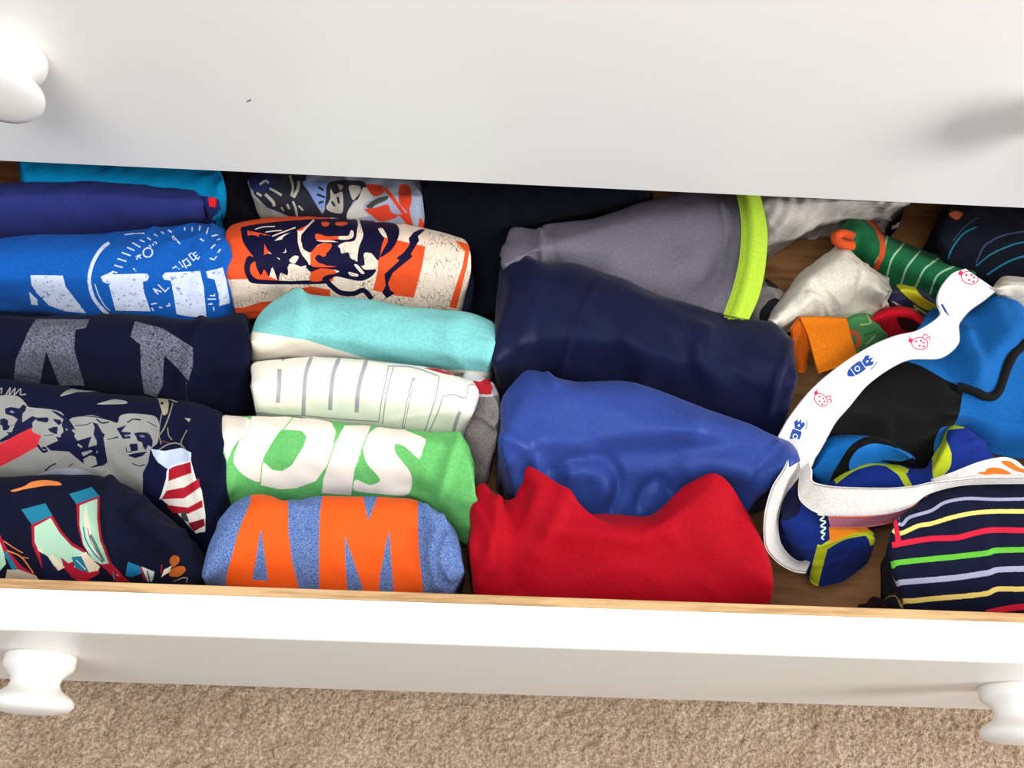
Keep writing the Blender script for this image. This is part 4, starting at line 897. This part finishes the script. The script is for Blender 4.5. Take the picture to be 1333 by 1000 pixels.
# green printed underpants with orange elastic
s = body_surf([(-.118, H1((480, 670), (560, 632), (620, 640), (680, 700))), (-.104, H1((490, 690), (570, 660), (640, 690), (700, 740))), (-.135, H1((500, 860), (600, 800), (700, 790)))], nu=60, wrinkle=.001, seed=58, endr=.008)
sh = [('s', (210, 100, 60), H1((520, 720), (550, 715), (575, 750), (570, 790), (540, 800))), ('s', (80, 140, 90), H1((530, 740), (550, 740), (550, 775), (530, 775))), ('l', (180, 190, 130), H1((570, 690), (620, 680), (600, 640)), 2), ('l', (40, 110, 70), H1((590, 740), (640, 720)), 2), ('l', (180, 190, 130), H1((600, 780), (640, 740)), 2)]
gp = garment('underpants', 'green printed underpants with a plain orange elastic waistband', 'underpants', s, 'green_print_cotton', (78, 142, 84), sh, group=GU)
s = sheet_surf([(-.082, H1((230, 800), (250, 710), (290, 652), (330, 640), (400, 650), (500, 655), (520, 700))), (-.10, H1((245, 830), (275, 760), (320, 720), (345, 720), (420, 730), (515, 735), (535, 760))), (-.125, H1((262, 860), (310, 900), (335, 800), (375, 915), (470, 880), (548, 825), (560, 820)))], nu=60, nv=16, wrinkle=.0004, seed=59)
del s
# orange elastic: outer strap and the inner loop behind it
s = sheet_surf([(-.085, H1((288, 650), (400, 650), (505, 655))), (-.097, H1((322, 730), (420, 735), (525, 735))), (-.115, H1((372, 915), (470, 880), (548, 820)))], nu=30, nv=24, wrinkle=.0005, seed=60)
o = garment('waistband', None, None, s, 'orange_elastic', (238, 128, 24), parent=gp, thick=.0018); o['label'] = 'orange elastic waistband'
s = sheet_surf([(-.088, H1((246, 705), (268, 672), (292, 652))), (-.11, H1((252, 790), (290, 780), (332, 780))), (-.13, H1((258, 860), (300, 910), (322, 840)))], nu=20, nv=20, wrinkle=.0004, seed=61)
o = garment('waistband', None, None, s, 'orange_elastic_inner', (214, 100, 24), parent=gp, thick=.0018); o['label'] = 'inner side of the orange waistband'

# blue fleece underpants with black piping
s = body_surf([(-.105, [(1205, 412), (1235, 392), (1290, 376), (1340, 382), (1440, 390)]), (-.085, [(1180, 440), (1230, 425), (1300, 412), (1440, 420)]), (-.082, [(1100, 500), (1190, 470), (1270, 470), (1440, 480)]), (-.085, [(1060, 545), (1150, 530), (1260, 540), (1440, 560)]), (-.118, [(1050, 602), (1120, 594), (1180, 602), (1215, 592), (1240, 560), (1300, 585), (1440, 600)])],
              nu=130, seed=62, wrinkle=.003, wf=22, bottom=-.150, endr=.012, creases=[(H1((1180, 600), (1220, 700), (1190, 820), (1100, 950)), .012, .010), (H1((1260, 570), (1300, 700), (1260, 780)), .010, .008), (H2((1060, 60), (1080, 160), (1085, 260)), .008, .008), (H2((1060, 340), (1160, 420), (1333, 430)), .014, -.008), (H2((1000, 60), (1020, 160)), .007, -.004)])
BK = (9, 9, 10)
sh = [('s', BK, H2((700, 170), (770, 180), (850, 200), (960, 262), (1040, 300), (1045, 350), (1025, 440), (1000, 480), (950, 490), (915, 560), (912, 700), (860, 740), (600, 740), (400, 740), (300, 700), (380, 420)))]
fl_ = garment('underpants', 'bright blue fleece underpants with black piping and black lining', 'underpants', s, 'blue_fleece', (22, 92, 160), sh, group=GU, weave=1.8)
pc = s.pos_of(densify(smooth_poly(H2((1400, 70), (1333, 85), (1275, 120), (1245, 200), (1225, 310), (1200, 370), (1160, 365), (1110, 320), (1060, 295), (1020, 300)), False), 5, False)); pc[:, 2] += .001
for _ in range(12): pc[1:-1] = (pc[:-2] + pc[1:-1] * 2 + pc[2:]) / 4
o = tube('piping', pc[::6], .0042, fabric('black_piping', (22, 21, 22)), fl_); o['label'] = 'black piping'
# its lower leg opening: black rib with blue edge
s = body_surf([(-.10, H2((340, 660), (420, 545), (560, 528), (700, 545), (830, 620))), (-.088, H2((350, 700), (450, 590), (600, 560), (720, 580), (835, 650))), (-.115, H2((380, 760), (480, 740), (600, 700), (740, 690), (830, 700)))], nu=70, wrinkle=.0015, seed=63, endr=.012, wf=40)
sh = [('s', BK, H2((430, 740), (480, 640), (540, 560), (640, 520), (740, 530), (840, 600), (860, 700), (800, 690), (640, 640), (540, 700))), ('s', (30, 116, 196), H2((520, 650), (560, 590), (640, 562), (760, 590), (815, 625), (760, 645), (680, 640), (600, 662), (530, 692)))]
o = garment('leg_opening', None, None, s, 'blue_fleece_hem', (14, 92, 160), sh, parent=fl_)

# cobalt underpants with lime trim
s = body_surf([(-.108, H2((350, 900), (420, 760), (500, 690), (620, 650), (760, 660), (880, 680), (960, 560), (1000, 478), (1100, 520), (1200, 620))), (-.096, H2((360, 960), (460, 790), (620, 700), (760, 700), (880, 730), (990, 560), (1100, 560), (1210, 650))), (-.10, H2((370, 1000), (480, 850), (620, 780), (760, 780), (900, 770), (1000, 700), (1180, 700))), (-.14, H2((380, 1080), (480, 1000), (760, 900), (900, 860), (1180, 800)))],
              nu=110, seed=64, wrinkle=.0015, wf=35, endr=.010)
LM = (186, 200, 40)
sh = [('l', LM, H2((455, 740), (540, 680), (640, 652), (720, 665), (790, 690)), 6), ('l', LM, H2((700, 655), (760, 700), (800, 770)), 9), ('s', LM, H2((915, 735), (905, 600), (930, 500), (985, 472), (1060, 490), (985, 500), (970, 540), (995, 610), (985, 680))), ('l', LM, H2((780, 640), (830, 660)), 6)]
cb = garment('underpants', 'cobalt blue underpants with lime green trim in front of black lining', 'underpants', s, 'cobalt_cotton', (24, 46, 128), sh, group=GU)
# lower pouch of the cobalt underpants
s = body_surf([(-.088, H3((205, 330), (240, 270), (300, 300), (400, 400), (560, 440), (640, 470))), (-.078, H3((210, 400), (260, 380), (340, 420), (440, 470), (560, 480), (650, 500))), (-.09, H3((215, 480), (280, 520), (370, 560), (480, 560), (640, 540))), (-.13, H3((240, 590), (300, 620), (370, 705), (480, 690), (620, 610)))],
              nu=80, seed=65, wrinkle=.001, wf=40, endr=.010)
sh = [('l', LM, H3((395, 545), (375, 620), (345, 740)), 14), ('l', LM, H3((395, 550), (480, 500), (560, 480), (640, 470)), 9), ('l', LM, H3((590, 460), (620, 500), (630, 530)), 8),
      ('p', (236, 134, 30), H3((425, 450), (640, 430), (740, 400), (850, 330), (870, 350), (740, 430), (620, 470), (540, 480), (430, 525))), ('s', (14, 20, 50), H3((200, 320), (280, 270), (290, 380), (210, 420)))]
o = garment('pouch', None, None, s, 'cobalt_cotton_pouch', (22, 42, 116), sh, parent=cb)
# orange and purple overlock seam under the band
s = sheet_surf([(-.064, H3((420, 400), (560, 402), (700, 388), (850, 335), (880, 305))), (-.074, H3((430, 450), (560, 450), (700, 428), (840, 365), (885, 335)))], nu=50, nv=8, wrinkle=.0003, seed=66)
sh = []
rs = random.Random(3)
for k in range(60):
    x = 425 + k * 7.3; y0 = 402 + (0 if x < 600 else -(x - 600) * .24); sh.append(('l', (110, 84, 140), H3((x, y0 + 4), (x + 6, y0 + 40)), 1.0))
o = garment('overlock_seam', None, None, s, 'orange_purple_seam', (190, 104, 86), sh, parent=cb, thick=.0015); o['label'] = 'orange seam with purple stitches'
zz = [at(x, y, -.066 - .0002 * k) for k, (x, y) in enumerate(H3((372, 392), (415, 398), (375, 420), (418, 424), (378, 450), (418, 452), (380, 478), (412, 478), (384, 505), (402, 508)))]
o = tube('zigzag_stitching', zz, .0007, fabric('pale_thread', (190, 210, 190)), cb)

# striped underpants, front right
SN = (16, 19, 44)
s = body_surf([(-.070, H3((720, 420), (800, 360), (885, 285), (1000, 255), (1150, 240), (1333, 235), (1700, 230))), (-.055, H3((700, 440), (830, 395), (1000, 330), (1150, 315), (1333, 315), (1700, 310))), (-.052, H3((700, 560), (860, 530), (1020, 510), (1180, 490), (1333, 490), (1700, 480))), (-.058, H3((715, 700), (860, 700), (1020, 690), (1180, 665), (1333, 660), (1700, 650))), (-.085, H3((730, 880), (900, 900), (1100, 905), (1333, 900), (1700, 900)))],
              nu=110, seed=67, wrinkle=.0012, wf=26, endr=.006, lean=(.022, 0), creases=[(H3((1170, 380), (1165, 550), (1175, 700), (1195, 830)), .006, .0015), (H3((1190, 380), (1185, 560), (1200, 800)), .008, -.0012)])
LV, YE, RR, GG = (158, 160, 188), (226, 204, 112), (206, 30, 56), (92, 176, 52)
sh = [('l', LV, H3((735, 425), (765, 440), (800, 405), (900, 375), (960, 338), (1060, 318), (1200, 322), (1333, 320), (1600, 318)), 4.2), ('l', YE, H3((722, 470), (760, 480), (840, 445), (900, 435), (1000, 405), (1100, 385), (1200, 378), (1333, 378), (1600, 376)), 5.6),
      ('l', RR, H3((722, 536), (800, 520), (900, 505), (1020, 500), (1100, 480), (1180, 465), (1333, 466), (1600, 464)), 7.2), ('l', GG, H3((716, 620), (800, 610), (1000, 590), (1160, 572), (1200, 560), (1333, 556), (1600, 550)), 7.2),
      ('l', LV, H3((715, 712), (860, 700), (1000, 688), (1160, 665), (1210, 650), (1333, 645), (1600, 640)), 7.4), ('l', YE, H3((705, 785), (800, 795), (900, 785), (1060, 772), (1160, 760), (1210, 740), (1333, 740), (1600, 736)), 6.6), ('l', RR, H3((1160, 850), (1250, 832), (1333, 822), (1600, 810)), 8)]
su = garment('underpants', 'navy underpants with red, green, yellow and lavender stripes at front right', 'underpants', s, 'stripe_cotton', SN, sh, group=GU)


def ribbon(name, edge_a, edge_b, label, parent, col=(224, 221, 216), shapes=None, nu=90, th=.0014, mat='white_elastic'):
    s = sheet_surf([(0, edge_a), (0, edge_b)], nu=nu, nv=12, wrinkle=.0003, seed=70)
    o = garment(name, None, None, s, mat, col, shapes, parent=parent, thick=th, rough=.8, weave=1.4); o['label'] = label
    return o


def zed(pts, zs):
    return [(p[0], p[1], z) for p, z in zip(pts, np.interp(np.linspace(0, 1, len(pts)), np.linspace(0, 1, len(zs)), zs))]


RB, BB = (206, 44, 84), (34, 68, 140)


def ladybug(frame, cx, cy, a, k):
    c, s_ = math.cos(a), math.sin(a)
    f = lambda x, y: (cx + k * (x * c - y * s_), cy + k * (x * s_ + y * c))
    out = [('l', RB, frame(*[f(38 * math.cos(t), 28 * math.sin(t)) for t in np.linspace(0, 6.4, 14)]), 1.3)]
    for x, y in ((-18, -8), (0, 10), (18, -6), (4, -14), (20, 12)): out.append(('s', RB, frame(*[f(x + 6 * math.cos(t), y + 5 * math.sin(t)) for t in np.linspace(0, 5.2, 6)])))
    out.append(('s', RB, frame(*[f(-44 + 11 * math.cos(t), -10 + 11 * math.sin(t)) for t in np.linspace(0, 5.2, 6)])))
    out += [('l', RB, frame(f(10, -30), f(20, -46), f(34, -40)), 1.4), ('l', RB, frame(f(26, -26), f(40, -36), f(46, -22)), 1.4), ('l', RB, frame(f(-46, -20), f(-54, -30)), 1.2)]
    return out


def rocket(frame, cx, cy, a, k):
    c, s_ = math.cos(a), math.sin(a)
    f = lambda x, y: (cx + k * (x * c - y * s_), cy + k * (x * s_ + y * c))
    w = (236, 232, 226)
    return [('s', BB, frame(f(-78, 0), f(-60, -20), f(-20, -25), (f(15, -20)), f(15, 20), f(-20, 25), f(-60, 18))), ('p', BB, frame(f(15, -15), f(45, -28), f(62, -16), f(48, -8), f(70, 0), f(48, 8), f(62, 18), f(45, 28), f(15, 15))),
            ('l', w, frame(*[f(-22 + 11 * math.cos(t), 11 * math.sin(t)) for t in np.linspace(0, 6.4, 9)]), 1.0), ('l', w, frame(f(-48, -20), f(-48, 20)), .8), ('l', w, frame(f(12, -20), f(12, 20)), .8), ('p', w, frame(f(30, -6), f(44, 0), f(30, 6))),
            ('l', BB, frame(f(24, 38), f(50, 36), f(72, 26)), 1.1)]


# long printed elastic band of the fleece underpants
sh = rocket(H1, 575, 880, -.62, 1.0) + ladybug(H1, 848, 776, .1, 1.0) + ladybug(H2, 388, 360, .75, .9) + rocket(H2, 275, 510, -1.25, .95)
ea = zed(H1((1030, 700), (1000, 620), (945, 600), (965, 660), (880, 700), (760, 735), (640, 780), (520, 850), (400, 940), (330, 1000), (280, 1070), (230, 1140), (185, 1240)), (-.055, -.050, -.048, -.05, -.05, -.052, -.055, -.058, -.060))
ea = zed(H1((936, 600), (945, 640), (900, 680), (830, 718), (740, 738), (640, 778), (520, 848), (410, 930), (335, 1000), (285, 1060), (235, 1130), (188, 1215)), (-.048, -.05, -.052, -.055, -.058, -.060))
eb = zed(H1((1030, 700), (1032, 770), (990, 820), (930, 848), (800, 852), (700, 900), (600, 975), (520, 1070), (460, 1140), (420, 1210), (370, 1290), (345, 1350)), (-.058, -.062, -.064, -.068, -.072, -.074))
ribbon('waistband', ea, eb, 'white elastic waistband printed with red ladybugs and blue rockets', fl_, shapes=sh, mat='printed_elastic')
# the far side of the band, curling up to the right
sh = ladybug(H1, 1080, 470, .25, 1.05) + [('l', BB, H1((950, 595), (975, 640), (995, 690)), 3.0)]
ea = zed(H1((1060, 428), (1000, 450), (950, 510), (930, 570), (940, 620)), (-.055, -.052, -.052))
eb = zed(H1((1208, 528), (1150, 575), (1080, 625), (1035, 680), (1028, 720)), (-.070, -.066, -.062))
ribbon('waistband', ea, eb, 'far side of the white printed waistband', fl_, shapes=sh, mat='printed_elastic_far', nu=40)
# lower end of the band passing under the satin shorts and on to the left loop
ea = zed(H2((185, 520), (215, 545), (270, 610), (330, 650)), (-.066, -.066, -.068)); eb = zed(H2((425, 520), (400, 560), (370, 600), (345, 665)), (-.076, -.07, -.066))
ea = zed(H2((215, 540), (240, 610), (222, 680), (170, 765), (138, 870), (130, 960), (140, 1050), (190, 1110), (260, 1150), (320, 1160)), (-.060, -.040, -.030, -.028, -.032, -.050, -.072, -.085, -.09))
eb = zed(H2((415, 545), (375, 610), (330, 670), (285, 720), (240, 780), (205, 850), (190, 930), (200, 1020), (240, 1080), (290, 1110), (345, 1095)), (-.074, -.076, -.082, -.09, -.098, -.11, -.115))
ribbon('waistband', ea, eb, 'white elastic loop turning under at its left end', fl_, col=(212, 208, 204), nu=80, mat='plain_elastic_loop')

# plain band of the striped underpants
sh = []
ea = zed(H3((335, 152), (348, 190), (352, 238), (420, 258), (520, 266), (700, 268), (820, 258), (900, 240), (1020, 228), (1150, 215), (1333, 214), (1600, 216)), (-.052, -.050, -.048, -.045, -.044, -.044))
eb = zed(H3((300, 190), (290, 260), (296, 325), (350, 372), (430, 398), (560, 402), (700, 386), (800, 352), (885, 290), (1050, 250), (1333, 243), (1600, 246)), (-.068, -.072, -.070, -.064, -.058, -.054))
ribbon('waistband', ea, eb, 'plain white elastic waistband', su, nu=110, mat='plain_elastic')
OP = (222, 112, 40)
sh = [('s', OP, H3((1150, 190), (1180, 178), (1230, 185), (1270, 208), (1220, 210), (1160, 205))), ('s', OP, H3((1110, 205), (1150, 198), (1190, 208), (1150, 212))), ('s', OP, H3((1220, 150), (1260, 148), (1300, 175), (1333, 190), (1333, 205), (1290, 195), (1250, 175)))]
ea = zed(H3((900, 238), (1000, 200), (1120, 152), (1230, 130), (1290, 145), (1333, 180), (1400, 210)), (-.05, -.052, -.055))
eb = zed(H3((915, 246), (1020, 238), (1150, 226), (1230, 222), (1290, 222), (1333, 225), (1400, 235)), (-.046, -.048, -.05))
ribbon('waistband', ea, eb, 'inner side of the white waistband with an orange print', su, nu=60, shapes=sh, mat='orange_print_elastic')

# small white sock at the right edge
s = body_surf([(-.075, [(1296, 370), (1310, 360), (1340, 364), (1400, 372)]), (-.062, [(1296, 378), (1316, 372), (1345, 376), (1400, 384)]), (-.085, [(1302, 390), (1320, 396), (1340, 402), (1400, 410)])], nu=50, wrinkle=.001, seed=71, wf=45, bottom=-.11, endr=.01)
garment('sock', 'small white sock resting on the blue fleece at the right edge', 'sock', s, 'white_sock_small', WS, group=GK, weave=2)
# dark cloth in the front right corner by the rim
s = body_surf([(-.13, [(1128, 786), (1140, 778), (1162, 790)]), (-.125, [(1128, 792), (1145, 786), (1162, 796)]), (-.14, [(1128, 800), (1145, 802), (1160, 806)])], nu=30, wrinkle=.0008, seed=72, endr=.008)
garment('sock', 'tiny dark sock end by the drawer front below the striped underpants', 'sock', s, 'dark_knit', (46, 22, 26), group=GK)
